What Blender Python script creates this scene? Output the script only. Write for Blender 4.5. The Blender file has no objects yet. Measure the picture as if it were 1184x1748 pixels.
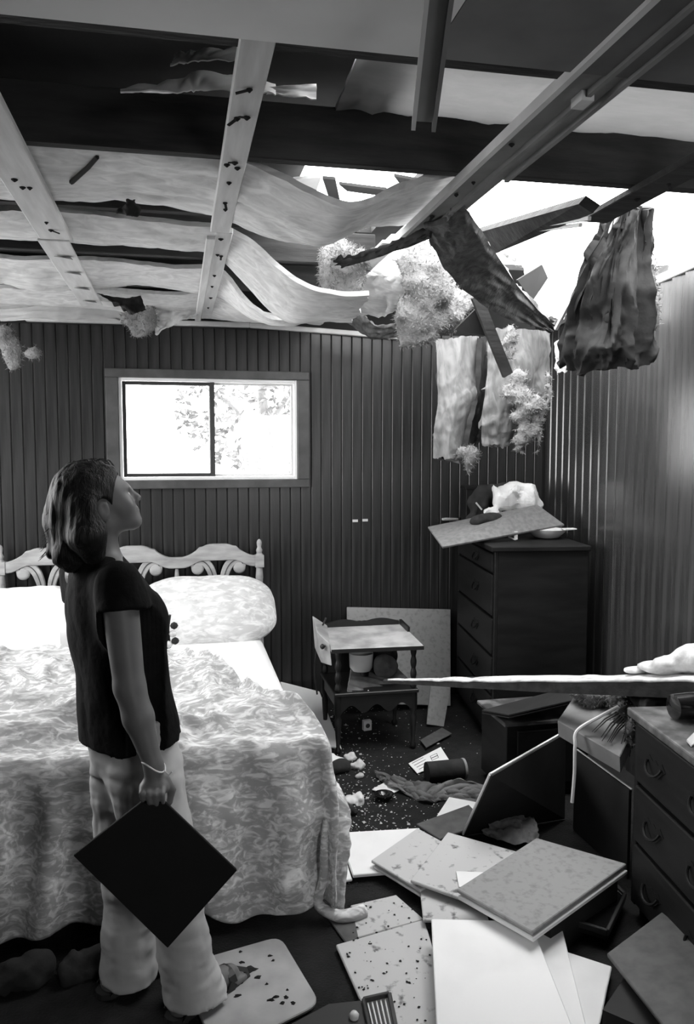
import bpy, math, random
import numpy as np
from mathutils import Vector

S = bpy.context.scene
random.seed(7)
RNG = np.random.default_rng(11)

# ------------------------------------------------------------------ camera
FPX, CX, CY, HZ = 1375.0, 592.0, 874.0, 765.0
CAMP = np.array([0.0, 0.0, 1.667])
PITCH = math.atan((CY - HZ) / FPX)
YAW = math.atan((CX - 303.0) / math.hypot(FPX, CY - HZ))
CF = np.array([math.sin(YAW) * math.cos(PITCH), math.cos(YAW) * math.cos(PITCH), -math.sin(PITCH)])
CR = np.array([math.cos(YAW), -math.sin(YAW), 0.0])
CU = np.cross(CR, CF)
cam_data = bpy.data.cameras.new('camera')
cam = bpy.data.objects.new('camera', cam_data)
S.collection.objects.link(cam)
cam_data.sensor_fit = 'VERTICAL'
cam_data.sensor_height = 36.0
cam_data.lens = FPX / 1748.0 * 36.0
cam_data.clip_start = 0.05
m = [[CR[i], CU[i], -CF[i], CAMP[i]] for i in range(3)] + [[0, 0, 0, 1]]
from mathutils import Matrix
cam.matrix_world = Matrix(m)
S.camera = cam

# ------------------------------------------------------------------ sky, openings, exposure
SKY = 13.0
world = bpy.data.worlds.new('overcast_sky')
S.world = world
world.use_nodes = True
bg = world.node_tree.nodes['Background']
bg.inputs['Color'].default_value = (1, 1, 1, 1)
bg.inputs['Strength'].default_value = SKY
S.view_settings.view_transform = 'Standard'
S.view_settings.look = 'None'
S.view_settings.gamma = 1.0
S.view_settings.use_curve_mapping = False
S.view_settings.exposure = 0.1


def portal(name, loc, rot, sx, sy):
    d = bpy.data.lights.new(name, 'AREA')
    d.shape = 'RECTANGLE'
    d.size, d.size_y = sx, sy
    d.cycles.is_portal = True
    o = bpy.data.objects.new(name, d)
    S.collection.objects.link(o)
    o.location, o.rotation_euler = loc, rot


portal('roof_hole_portal', (1.5, 3.4, 2.95), (0, 0, 0), 2.2, 2.1)
portal('window_portal', (0.2, 5.3, 1.78), (-math.pi / 2, 0, 0), 1.1, 0.66)
portal('side_window_portal', (-1.95, 3.85, 1.75), (0, -math.pi / 2, 0), 1.2, 1.6)
portal('rear_fill_portal', (1.35, -1.5, 1.65), (math.pi / 2, 0, 0), 0.9, 1.0)  # unseen opening behind the camera, added and sized for fill light


# ------------------------------------------------------------------ helpers
def P(px, py, X=None, Y=None, Z=None):
    d = (px - CX) / FPX * CR - (py - CY) / FPX * CU + CF
    if Y is not None:
        t = (Y - CAMP[1]) / d[1]
    elif X is not None:
        t = (X - CAMP[0]) / d[0]
    else:
        t = (Z - CAMP[2]) / d[2]
    return CAMP + t * d


_perm = RNG.permutation(256)
_val = RNG.uniform(-1, 1, 256)


def vnoise(p):
    p = np.asarray(p, float)
    i = np.floor(p).astype(int)
    f = p - i
    f = f * f * (3 - 2 * f)

    def h(a, b, c):
        return _val[_perm[(_perm[(_perm[a & 255] + b) & 255] + c) & 255]]
    r = 0
    for dx in (0, 1):
        wx = f[..., 0] if dx else 1 - f[..., 0]
        for dy in (0, 1):
            wy = f[..., 1] if dy else 1 - f[..., 1]
            for dz in (0, 1):
                wz = f[..., 2] if dz else 1 - f[..., 2]
                r = r + wx * wy * wz * h(i[..., 0] + dx, i[..., 1] + dy, i[..., 2] + dz)
    return r


def fbm(p, oct=4, gain=0.5):
    p = np.asarray(p, float)
    r, a = 0, 1.0
    for k in range(oct):
        r = r + a * vnoise(p * 2 ** k + 17.3 * k)
        a *= gain
    return r


def ridge(p, oct=3):
    p = np.asarray(p, float)
    r, a = 0, 1.0
    for k in range(oct):
        r = r + a * (1 - 2 * np.abs(vnoise(p * 2 ** k + 9.1 * k)))
        a *= 0.5
    return r


def nrm(v):
    v = np.asarray(v, float)
    return v / (np.linalg.norm(v) + 1e-12)


def rotz(a):
    c, s = math.cos(a), math.sin(a)
    return np.array([[c, -s, 0], [s, c, 0], [0, 0, 1.0]])


def rotax(axis, a):
    return np.array(Matrix.Rotation(a, 3, Vector(axis)))


class MB:
    """collects vertices and faces of one mesh"""

    def __init__(s):
        s.v, s.f, s.n = [], [], 0

    def add(s, v, f):
        v = np.asarray(v, float).reshape(-1, 3)
        s.v.append(v)
        s.f.extend([tuple(int(i) + s.n for i in q) for q in f])
        s.n += len(v)
        return s

    def hexa(s, bottom, top):
        """eight corners: bottom ring of 4, top ring of 4, counter-clockwise from above"""
        return s.add(list(bottom) + list(top), [(3, 2, 1, 0), (4, 5, 6, 7), (0, 1, 5, 4), (1, 2, 6, 5), (2, 3, 7, 6), (3, 0, 4, 7)])

    def box(s, c, d, R=None):
        c, d = np.array(c, float), np.array(d, float) / 2
        q = np.array([[-1, -1, -1], [1, -1, -1], [1, 1, -1], [-1, 1, -1], [-1, -1, 1], [1, -1, 1], [1, 1, 1], [-1, 1, 1]]) * d
        if R is not None:
            q = q @ np.asarray(R).T
        q = q + c
        return s.hexa(q[:4], q[4:])

    def span(s, lo, hi):
        lo, hi = np.array(lo, float), np.array(hi, float)
        return s.box((lo + hi) / 2, hi - lo)

    def fbox(s, O, ex, ey, ez, lo, hi):
        """box in a local frame"""
        q = []
        for z in (lo[2], hi[2]):
            for x, y in ((lo[0], lo[1]), (hi[0], lo[1]), (hi[0], hi[1]), (lo[0], hi[1])):
                q.append(np.array(O) + x * np.array(ex) + y * np.array(ey) + z * np.array(ez))
        return s.hexa(q[:4], q[4:])

    def slab(s, quad, th):
        """a board whose upper face is the four points (any winding), th thick downwards along its normal"""
        q = np.array(quad, float)
        n = nrm(np.cross(q[2] - q[0], q[3] - q[1]))
        if n[2] < 0:
            q = q[::-1]
            n = -n
        return s.hexa(q - n * th, q)

    def bar(s, a, b, w, h, up=(0, 0, 1), w2=None, h2=None):
        a, b = np.array(a, float), np.array(b, float)
        d = nrm(b - a)
        x = nrm(np.cross(d, up))
        u = np.cross(x, d)
        w2, h2 = w2 or w, h2 or h
        r0 = [a - x * w / 2 - u * h / 2, a + x * w / 2 - u * h / 2, a + x * w / 2 + u * h / 2, a - x * w / 2 + u * h / 2]
        r1 = [b - x * w2 / 2 - u * h2 / 2, b + x * w2 / 2 - u * h2 / 2, b + x * w2 / 2 + u * h2 / 2, b - x * w2 / 2 + u * h2 / 2]
        return s.hexa(r0, r1)

    def tube(s, pts, r, n=8, cap=True):
        pts = np.array(pts, float)
        r = np.ones(len(pts)) * r if np.isscalar(r) else np.array(r, float)
        t = np.gradient(pts, axis=0)
        ref = np.array([0, 0, 1.0]) if abs(nrm(t[0])[2]) < 0.9 else np.array([1.0, 0, 0])
        V = []
        for p, d, q in zip(pts, t, r):
            d = nrm(d)
            x = nrm(ref - (ref @ d) * d)
            y = np.cross(d, x)
            ref = x
            for k in range(n):
                a = 2 * math.pi * k / n
                V.append(p + q * (math.cos(a) * x + math.sin(a) * y))
        F = []
        for i in range(len(pts) - 1):
            for k in range(n):
                a, b = i * n + k, i * n + (k + 1) % n
                F.append((a, b, b + n, a + n))
        if cap:
            F.append(tuple(range(n - 1, -1, -1)))
            F.append(tuple((len(pts) - 1) * n + k for k in range(n)))
        return s.add(V, F)

    def lathe(s, prof, c, n=16, R=None):
        """profile of (radius, height) turned about the local z"""
        V, F = [], []
        for r, z in prof:
            for k in range(n):
                a = 2 * math.pi * k / n
                V.append((r * math.cos(a), r * math.sin(a), z))
        for i in range(len(prof) - 1):
            for k in range(n):
                a, b = i * n + k, i * n + (k + 1) % n
                F.append((a, b, b + n, a + n))
        F.append(tuple(range(n - 1, -1, -1)))
        F.append(tuple((len(prof) - 1) * n + k for k in range(n)))
        V = np.array(V)
        if R is not None:
            V = V @ np.asarray(R).T
        return s.add(V + np.array(c), F)

    def prism(s, outline, O, ex, ey, th):
        """2-D outline in the plane O+x*ex+y*ey, th thick along ex x ey"""
        ex, ey = np.array(ex, float), np.array(ey, float)
        n = nrm(np.cross(ex, ey))
        ar = sum(a[0] * b[1] - b[0] * a[1] for a, b in zip(outline, outline[1:] + outline[:1]))
        if ar < 0:
            outline = outline[::-1]
        k = len(outline)
        A = [np.array(O) + x * ex + y * ey for x, y in outline]
        V = A + [p + n * th for p in A]
        F = [tuple(range(k - 1, -1, -1)), tuple(range(k, 2 * k))] + [(i, (i + 1) % k, k + (i + 1) % k, k + i) for i in range(k)]
        return s.add(V, F)

    def grid(s, G, th=0.0, n_hint=None):
        """an m x n grid of points, given thickness th behind its normal and closed"""
        G = np.asarray(G, float)
        m_, n_ = G.shape[:2]
        du, dv = np.gradient(G, axis=0), np.gradient(G, axis=1)
        N = np.cross(du, dv)
        N /= np.linalg.norm(N, axis=2, keepdims=True) + 1e-12
        idx = np.arange(m_ * n_).reshape(m_, n_)
        a, b, c, d = idx[:-1, :-1], idx[1:, :-1], idx[1:, 1:], idx[:-1, 1:]
        front = np.stack([a, b, c, d], -1).reshape(-1, 4)
        if not th:
            return s.add(G, front)
        k = m_ * n_
        back = front[:, ::-1] + k
        F = [tuple(q) for q in front] + [tuple(q) for q in back]
        rim = list(idx[0, :]) + list(idx[1:, -1]) + list(idx[-1, ::-1][1:]) + list(idx[::-1, 0][1:])
        for p, q in zip(rim[:-1], rim[1:]):
            F.append((p, q, q + k, p + k))
        thv = th if np.isscalar(th) else np.asarray(th)[..., None]
        return s.add(np.concatenate([G.reshape(-1, 3), (G - N * thv).reshape(-1, 3)]), F)


def build(name, mb, material, parent=None, label=None, cat=None, group=None, kind=None, smooth=False, bevel=0.0, seg=1, angle=35):
    V = np.concatenate(mb.v)
    lo, hi = V.min(0), V.max(0)
    o = np.array([(lo[0] + hi[0]) / 2, (lo[1] + hi[1]) / 2, lo[2]])
    me = bpy.data.meshes.new(name)
    me.from_pydata((V - o).tolist(), [], mb.f)
    me.validate()
    me.update()
    if smooth:
        me.polygons.foreach_set('use_smooth', [True] * len(me.polygons))
    me.materials.append(material)
    ob = bpy.data.objects.new(name, me)
    S.collection.objects.link(ob)
    ob.location = o
    if parent is not None:
        ob.parent = parent
        ob.location = o - WORLD_LOC[parent.name]
    WORLD_LOC[ob.name] = o
    if smooth and angle:
        try:
            me.set_sharp_from_angle(angle=math.radians(angle if angle > 35 else 50))
        except Exception:
            pass
    if bevel:
        b = ob.modifiers.new('bevel', 'BEVEL')
        b.width, b.segments, b.limit_method, b.angle_limit = bevel, seg, 'ANGLE', math.radians(40)
    tag(ob, label, cat, group, kind)
    return ob


WORLD_LOC = {}


def tag(o, label=None, cat=None, group=None, kind=None):
    for k, v in (('label', label), ('category', cat), ('group', group), ('kind', kind)):
        if v:
            o[k] = v


def thing(name, loc, label=None, cat=None, group=None, kind=None):
    o = bpy.data.objects.new(name, None)
    S.collection.objects.link(o)
    o.location = loc
    o.empty_display_size = 0.05
    WORLD_LOC[o.name] = np.array(loc, float)
    tag(o, label, cat, group, kind)
    return o


def cr(ctrl, t):
    """Catmull-Rom through the rows of ctrl at parameters t in 0..1"""
    ctrl = np.asarray(ctrl, float)
    k = len(ctrl)
    if k == 1:
        return np.repeat(ctrl, len(t), 0)
    c = np.concatenate([2 * ctrl[:1] - ctrl[1:2], ctrl, 2 * ctrl[-1:] - ctrl[-2:-1]])
    u = np.clip(np.asarray(t) * (k - 1), 0, k - 1 - 1e-9)
    i = np.floor(u).astype(int)
    f = (u - i).reshape((-1,) + (1,) * (ctrl.ndim - 1))
    p0, p1, p2, p3 = c[i], c[i + 1], c[i + 2], c[i + 3]
    return 0.5 * (2 * p1 + (p2 - p0) * f + (2 * p0 - 5 * p1 + 4 * p2 - p3) * f ** 2 + (3 * p1 - p0 - 3 * p2 + p3) * f ** 3)


def patch(ctrl, nu=40, nv=40, th=0.01, amp=0.0, freq=(6, 6), oct=3, jag=(0, 0, 0, 0), jf=9.0, seed=0, fold=0.0, foldf=5.0, folddir=1):
    """smooth sheet through a grid of control points, wrinkled, with ragged rims
    jag: raggedness at u0,u1,v0,v1 as a share of the sheet"""
    ctrl = np.asarray(ctrl, float)
    u, v = np.linspace(0, 1, nu), np.linspace(0, 1, nv)
    G = cr(ctrl, u)                          # nu x n x 3
    G = np.swapaxes(cr(np.swapaxes(G, 0, 1), v), 0, 1)
    if any(jag):
        U, Vv = np.meshgrid(u, v, indexing='ij')
        s1 = np.stack([Vv * jf, 0 * Vv + seed, 0 * Vv], -1)
        s2 = np.stack([U * jf, 0 * U + seed + 5.5, 0 * U], -1)
        jn = lambda q, o: 0.5 + 0.5 * fbm(q + o, 3)
        U2 = U + (1 - U) ** 3 * jag[0] * jn(s1, 0) - U ** 3 * jag[1] * jn(s1, 3.3)
        V2 = Vv + (1 - Vv) ** 3 * jag[2] * jn(s2, 7.7) - Vv ** 3 * jag[3] * jn(s2, 11.1)
        # resample bilinearly
        iu = np.clip(U2 * (nu - 1), 0, nu - 1.001)
        iv = np.clip(V2 * (nv - 1), 0, nv - 1.001)
        a, b = iu.astype(int), iv.astype(int)
        fa, fb = (iu - a)[..., None], (iv - b)[..., None]
        G = G[a, b] * (1 - fa) * (1 - fb) + G[a + 1, b] * fa * (1 - fb) + G[a, b + 1] * (1 - fa) * fb + G[a + 1, b + 1] * fa * fb
    if amp or fold:
        du, dv = np.gradient(G, axis=0), np.gradient(G, axis=1)
        N = np.cross(du, dv)
        N /= np.linalg.norm(N, axis=2, keepdims=True) + 1e-12
        U, Vv = np.meshgrid(u, v, indexing='ij')
        q = np.stack([U * freq[0], Vv * freq[1], 0 * U + seed * 3.7], -1)
        q2 = q + 0.6 * np.stack([vnoise(q * 0.7 + 31), vnoise(q * 0.7 + 57), 0 * U], -1)
        D = amp * ridge(q2, oct)
        if fold:
            w = (Vv if folddir else U) * foldf + 0.8 * vnoise(q * 0.4 + 3)
            D = D + fold * np.sin(2 * math.pi * w)
        G = G + N * D[..., None]
    return G


def sheet(name, ctrl, material, th=0.012, parent=None, label=None, cat=None, group=None, smooth=True, kind=None, **k):
    G = patch(ctrl, th=th, **k)
    return build(name, MB().grid(G, th), material, parent, label, cat, group, kind, smooth=smooth, angle=60)


# ---- signed-distance solids meshed with surface nets
class SDF:
    def __init__(s, lo, hi, h):
        s.lo, s.h = np.array(lo, float), h
        s.n = np.ceil((np.array(hi) - s.lo) / h).astype(int) + 1
        s.F = np.full(s.n, 1.0, np.float32)

    def _box(s, lo, hi):
        a = np.clip(np.floor((np.array(lo) - s.lo) / s.h).astype(int), 0, s.n)
        b = np.clip(np.ceil((np.array(hi) - s.lo) / s.h).astype(int) + 1, 0, s.n)
        sl = tuple(slice(int(x), int(y)) for x, y in zip(a, b))
        ax = [(np.arange(x, y) * s.h + o).astype(np.float32) for x, y, o in zip(a, b, s.lo)]
        return sl, np.stack(np.meshgrid(*ax, indexing='ij'), -1)

    def _mix(s, sl, d, k, sub=False):
        f = s.F[sl]
        if sub:
            d = -d
            h = np.maximum(k - np.abs(f - d), 0) / max(k, 1e-6)
            s.F[sl] = np.maximum(f, d) + h * h * k * 0.25
        else:
            h = np.maximum(k - np.abs(f - d), 0) / max(k, 1e-6)
            s.F[sl] = np.minimum(f, d) - h * h * k * 0.25

    def cap(s, a, b, ra, rb, k=0.02, sub=False):
        a, b = np.array(a, float), np.array(b, float)
        m_ = max(ra, rb) + 0.05 + k
        sl, p = s._box(np.minimum(a, b) - m_, np.maximum(a, b) + m_)
        if p.size == 0:
            return s
        ab = b - a
        t = np.clip(((p - a) @ ab) / (ab @ ab + 1e-12), 0, 1)
        d = np.linalg.norm(p - a - t[..., None] * ab, axis=-1) - (ra + (rb - ra) * t)
        s._mix(sl, d, k, sub)
        return s

    def chain(s, pts, radii, k=0.02):
        for a, b, r0, r1 in zip(pts[:-1], pts[1:], radii[:-1], radii[1:]):
            s.cap(a, b, r0, r1, k)
        return s

    def ell(s, c, r, R=None, k=0.02, sub=False):
        c, r = np.array(c, float), np.array(r, float)
        m_ = r.max() + 0.05 + k
        sl, p = s._box(c - m_, c + m_)
        if p.size == 0:
            return s
        q = p - c
        if R is not None:
            q = q @ np.asarray(R)
        k0 = np.linalg.norm(q / r, axis=-1)
        k1 = np.linalg.norm(q / (r * r), axis=-1) + 1e-9
        s._mix(sl, k0 * (k0 - 1) / k1, k, sub)
        return s

    def cut(s, o, n, k=0.0):
        """remove everything on the side n points to"""
        sl, p = s._box(s.lo, s.lo + s.n * s.h)
        d = (p - np.array(o)) @ nrm(n)
        s.F = np.maximum(s.F, d.astype(np.float32)) if not k else s.F
        return s

    def disp(s, amp, freq, oct=3, stretch=(1, 1, 1), kind=fbm):
        near = np.abs(s.F) < amp * 3 + s.h * 3
        i = np.argwhere(near)
        p = (i * s.h + s.lo) * freq * np.array(stretch)
        s.F[near] += (amp * kind(p, oct)).astype(np.float32)
        return s

    def mesh(s, mb=None, relax=1):
        F, h = s.F, s.h
        F[0], F[-1], F[:, 0], F[:, -1], F[:, :, 0], F[:, :, -1] = 1, 1, 1, 1, 1, 1
        I = F < 0
        cnt = np.zeros(np.array(F.shape) - 1, np.int8)
        C8 = [(x, y, z) for x in (0, 1) for y in (0, 1) for z in (0, 1)]
        nx, ny, nz = F.shape
        for x, y, z in C8:
            cnt += I[x:nx - 1 + x, y:ny - 1 + y, z:nz - 1 + z]
        act = (cnt > 0) & (cnt < 8)
        cells = np.argwhere(act)
        ids = np.full(act.shape, -1, int)
        ids[act] = np.arange(len(cells))
        vals = np.stack([F[cells[:, 0] + x, cells[:, 1] + y, cells[:, 2] + z] for x, y, z in C8], 1)
        acc, num = np.zeros((len(cells), 3)), np.zeros(len(cells))
        for a in range(8):
            for b in range(a + 1, 8):
                ca, cb = np.array(C8[a]), np.array(C8[b])
                if np.abs(ca - cb).sum() != 1:
                    continue
                fa, fb = vals[:, a], vals[:, b]
                cr_ = (fa < 0) != (fb < 0)
                t = np.where(cr_, fa / np.where(cr_, fa - fb, 1), 0)
                acc += np.where(cr_[:, None], ca + t[:, None] * (cb - ca), 0)
                num += cr_
        V = (cells + acc / num[:, None]) * h + s.lo
        Fc = []
        for ax in range(3):
            sh = [slice(None)] * 3
            sh2 = [slice(None)] * 3
            sh[ax], sh2[ax] = slice(0, -1), slice(1, None)
            A, B = I[tuple(sh)], I[tuple(sh2)]
            o1, o2 = [(1, 2), (2, 0), (0, 1)][ax]
            for flag in (True, False):
                e = np.argwhere((A != B) & (A == flag))
                def cid(d1, d2):
                    c = e.copy()
                    c[:, o1] += d1
                    c[:, o2] += d2
                    return ids[c[:, 0], c[:, 1], c[:, 2]]
                q = np.stack([cid(-1, -1), cid(0, -1), cid(0, 0), cid(-1, 0)], 1)
                if not flag:
                    q = q[:, ::-1]
                Fc.append(q)
        Fc = np.concatenate(Fc)
        for _ in range(relax):
            sm, ct = np.zeros_like(V), np.zeros(len(V))
            for k in range(4):
                a, b = Fc[:, k], Fc[:, (k + 1) % 4]
                np.add.at(sm, a, V[b])
                np.add.at(ct, a, 1)
            V = V * 0.5 + 0.5 * sm / np.maximum(ct, 1)[:, None]
        mb = mb or MB()
        return mb.add(V, Fc.tolist())


# ------------------------------------------------------------------ materials (black-and-white photograph: all neutral)
def mat(name, c, rough=0.7, var=0.0, scale=8.0, stretch=(1, 1, 1), c2=None, bump=0.0, bscale=None, spec=0.4, lo=0.35, hi=0.65, detail=5.0, distort=0.0, trans=0.0, vor=False):
    M = bpy.data.materials.new(name)
    M.use_nodes = True
    nt = M.node_tree
    B = nt.nodes['Principled BSDF']
    B.inputs['Roughness'].default_value = rough
    B.inputs['Specular IOR Level'].default_value = spec
    B.inputs['Base Color'].default_value = (c, c, c, 1)
    if c2 is None and var:
        c2 = c * (1 - var)
    tc = nt.nodes.new('ShaderNodeTexCoord')
    mp = nt.nodes.new('ShaderNodeMapping')
    mp.inputs['Scale'].default_value = stretch
    nt.links.new(tc.outputs['Object'], mp.inputs['Vector'])
    if c2 is not None:
        if vor:
            n = nt.nodes.new('ShaderNodeTexVoronoi')
            out = n.outputs['Distance']
        else:
            n = nt.nodes.new('ShaderNodeTexNoise')
            n.inputs['Detail'].default_value = detail
            n.inputs['Distortion'].default_value = distort
            out = n.outputs['Fac']
        n.inputs['Scale'].default_value = scale
        nt.links.new(mp.outputs['Vector'], n.inputs['Vector'])
        r = nt.nodes.new('ShaderNodeValToRGB')
        r.color_ramp.elements[0].position, r.color_ramp.elements[1].position = lo, hi
        r.color_ramp.elements[0].color = (c2, c2, c2, 1)
        r.color_ramp.elements[1].color = (c, c, c, 1)
        nt.links.new(out, r.inputs['Fac'])
        nt.links.new(r.outputs['Color'], B.inputs['Base Color'])
    if bump:
        n2 = nt.nodes.new('ShaderNodeTexNoise')
        n2.inputs['Scale'].default_value = bscale or scale * 3
        n2.inputs['Detail'].default_value = 6
        nt.links.new(mp.outputs['Vector'], n2.inputs['Vector'])
        bp = nt.nodes.new('ShaderNodeBump')
        bp.inputs['Strength'].default_value = bump
        bp.inputs['Distance'].default_value = 0.01
        nt.links.new(n2.outputs['Fac'], bp.inputs['Height'])
        nt.links.new(bp.outputs['Normal'], B.inputs['Normal'])
    if trans:
        tr = nt.nodes.new('ShaderNodeBsdfTranslucent')
        tr.inputs['Color'].default_value = (c, c, c, 1)
        mx = nt.nodes.new('ShaderNodeMixShader')
        mx.inputs['Fac'].default_value = trans
        nt.links.new(B.outputs['BSDF'], mx.inputs[1])
        nt.links.new(tr.outputs['BSDF'], mx.inputs[2])
        nt.links.new(mx.outputs['Shader'], nt.nodes['Material Output'].inputs['Surface'])
    return M


M = {}
M['panelling'] = mat('wood_panelling', 0.036, 0.25, c2=0.016, scale=3.0, stretch=(9, 9, 0.5), bump=0.05, bscale=20, spec=0.3)
M['varnished'] = mat('varnished_wood_panelling', 0.05, 0.24, c2=0.022, scale=3.0, stretch=(9, 9, 0.5), bump=0.05, bscale=20, spec=0.8)
M['backing'] = mat('dark_backing', 0.012, 0.8, var=0.3)
M['carpet'] = mat('dark_carpet', 0.011, 0.95, c2=0.004, scale=14, bump=0.5, bscale=120)
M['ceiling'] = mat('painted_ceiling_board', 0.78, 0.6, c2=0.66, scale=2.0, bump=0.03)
M['darkened'] = mat('darker_ceiling_board', 0.16, 0.6, c2=0.06, scale=2.4, bump=0.03, detail=8)  # mottled board in a darker tone than the rest of the ceiling
M['joist'] = mat('rough_joist', 0.035, 0.9, c2=0.015, scale=4, stretch=(1, 6, 6), bump=0.3)
M['batten'] = mat('pale_batten_wood', 0.66, 0.65, c2=0.52, scale=4, stretch=(8, 0.8, 8), bump=0.06)
M['metalstrip'] = mat('dull_metal_channel', 0.22, 0.5, c2=0.14, scale=6, spec=0.6)
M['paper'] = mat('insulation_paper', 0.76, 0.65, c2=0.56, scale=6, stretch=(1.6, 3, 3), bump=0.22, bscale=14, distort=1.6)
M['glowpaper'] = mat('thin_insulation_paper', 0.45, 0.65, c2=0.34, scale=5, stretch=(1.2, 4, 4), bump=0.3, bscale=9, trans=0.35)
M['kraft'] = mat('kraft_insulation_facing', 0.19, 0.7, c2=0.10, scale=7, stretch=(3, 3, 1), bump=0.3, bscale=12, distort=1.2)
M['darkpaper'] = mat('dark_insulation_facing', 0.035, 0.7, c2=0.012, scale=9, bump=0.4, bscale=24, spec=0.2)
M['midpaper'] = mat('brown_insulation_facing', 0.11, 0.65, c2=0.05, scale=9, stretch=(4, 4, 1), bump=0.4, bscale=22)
M['fluff'] = mat('glass_wool', 0.30, 0.95, c2=0.15, scale=7, bump=0.9, bscale=70, spec=0.1)
M['whitetrim'] = mat('white_trim', 0.62, 0.5, var=0.15)
M['casing'] = mat('window_casing_wood', 0.08, 0.45, c2=0.045, scale=4, stretch=(2, 2, 2))
M['aluminium'] = mat('aluminium_frame', 0.75, 0.35, var=0.1)
M['darkmetal'] = mat('dark_metal', 0.03, 0.35, spec=0.5)
M['bedwood'] = mat('carved_bed_wood', 0.42, 0.5, c2=0.28, scale=7, stretch=(1, 1, 4), bump=0.12)
M['linen'] = mat('white_sheet', 0.82, 0.85, var=0.05, bump=0.12, bscale=12)
M['tabletop'] = mat('dusty_table_top', 0.46, 0.5, c2=0.24, scale=9, detail=8, bump=0.1)
M['tabledark'] = mat('dark_table_wood', 0.014, 0.45, c2=0.008, scale=5)
M['chest'] = mat('dark_chest_wood', 0.012, 0.55, c2=0.006, scale=4, stretch=(1, 1, 5), bump=0.05, spec=0.18)
M['drawer'] = mat('drawer_front_wood', 0.011, 0.55, c2=0.006, scale=4, stretch=(3, 1, 8), bump=0.05, spec=0.2)
M['dustwood'] = mat('dusty_dresser_top', 0.2, 0.5, c2=0.05, scale=12, detail=9, lo=0.45, hi=0.7)
M['whitetile'] = mat('white_ceiling_board', 0.8, 0.7, c2=0.68, scale=3, lo=0.2, hi=0.5)
M['dirtytile'] = mat('dirty_ceiling_board', 0.5, 0.75, c2=0.12, scale=26, lo=0.3, hi=0.42, detail=9)
M['shadowtile'] = mat('shaded_ceiling_board', 0.17, 0.75, c2=0.12, scale=40)  # shade of the chest-top board put into its grey; the paper shares it
M['enamel'] = mat('scuffed_enamel', 0.42, 0.55, c2=0.32, scale=9)
M['greytile'] = mat('grey_ceiling_board', 0.27, 0.75, c2=0.20, scale=45, lo=0.3, hi=0.5, detail=8)
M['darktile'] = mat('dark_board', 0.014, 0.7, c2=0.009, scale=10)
M['backlitboard'] = mat('backlit_board_back', 0.006, 0.9, var=0.3)  # near-black holds the shade on the board's unlit side
M['wornslate'] = mat('worn_grey_board', 0.10, 0.75, c2=0.07, scale=20)
M['handle'] = mat('tarnished_handle', 0.008, 0.6, spec=0.2)
M['edge'] = mat('pale_board_edge', 0.7, 0.7)
M['whitecloth'] = mat('white_plastic_bag', 0.8, 0.5, c2=0.55, scale=8, bump=0.3, bscale=20)
M['darkcloth'] = mat('dark_cloth', 0.03, 0.9, c2=0.015, scale=12, bump=0.3)
M['greycloth'] = mat('grey_cloth', 0.2, 0.9, c2=0.1, scale=12, bump=0.3)
M['porcelain'] = mat('glazed_white', 0.75, 0.25)
M['glassdark'] = mat('dark_glass', 0.01, 0.08, spec=0.6)
M['chips'] = mat('plaster_chips', 0.7, 0.8, c2=0.3, scale=30)
M['dirt'] = mat('dark_dirt', 0.015, 0.95)
M['skin'] = mat('skin', 0.15, 0.5, var=0.12, scale=14, spec=0.35)
M['hair'] = mat('dark_hair', 0.012, 0.55, c2=0.005, scale=10, stretch=(6, 6, 0.7), bump=0.5, bscale=40, spec=0.25)
M['shirt'] = mat('black_tee', 0.007, 0.9, c2=0.004, scale=18, bump=0.25, spec=0.12)
M['trousers'] = mat('pale_trousers', 0.5, 0.9, c2=0.4, scale=7, bump=0.18, bscale=14)
M['sandal'] = mat('dark_leather', 0.025, 0.5)
M['lip'] = mat('lips', 0.2, 0.4)
M['eye'] = mat('eye_white', 0.5, 0.2)
M['leaf'] = mat('sunlit_leaf', 0.22, 0.6, c2=0.13, scale=3)
M['bark'] = mat('bark', 0.22, 0.9, c2=0.12, scale=8)
M['ground'] = mat('dry_ground', 0.35, 0.9, c2=0.25, scale=2)
M['plaster'] = mat('plaster_dust', 0.78, 0.8, c2=0.4, scale=14, bump=0.5, bscale=40)
M['rope'] = mat('white_cord', 0.75, 0.7)
M['straw'] = mat('dark_straw', 0.03, 0.7)
M['card'] = mat('grey_cardboard', 0.2, 0.7, c2=0.15, scale=10)
M['roof'] = mat('roof_deck', 0.035, 0.9, c2=0.02, scale=5)
M['ink'] = mat('printed_ink', 0.05, 0.7)


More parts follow.
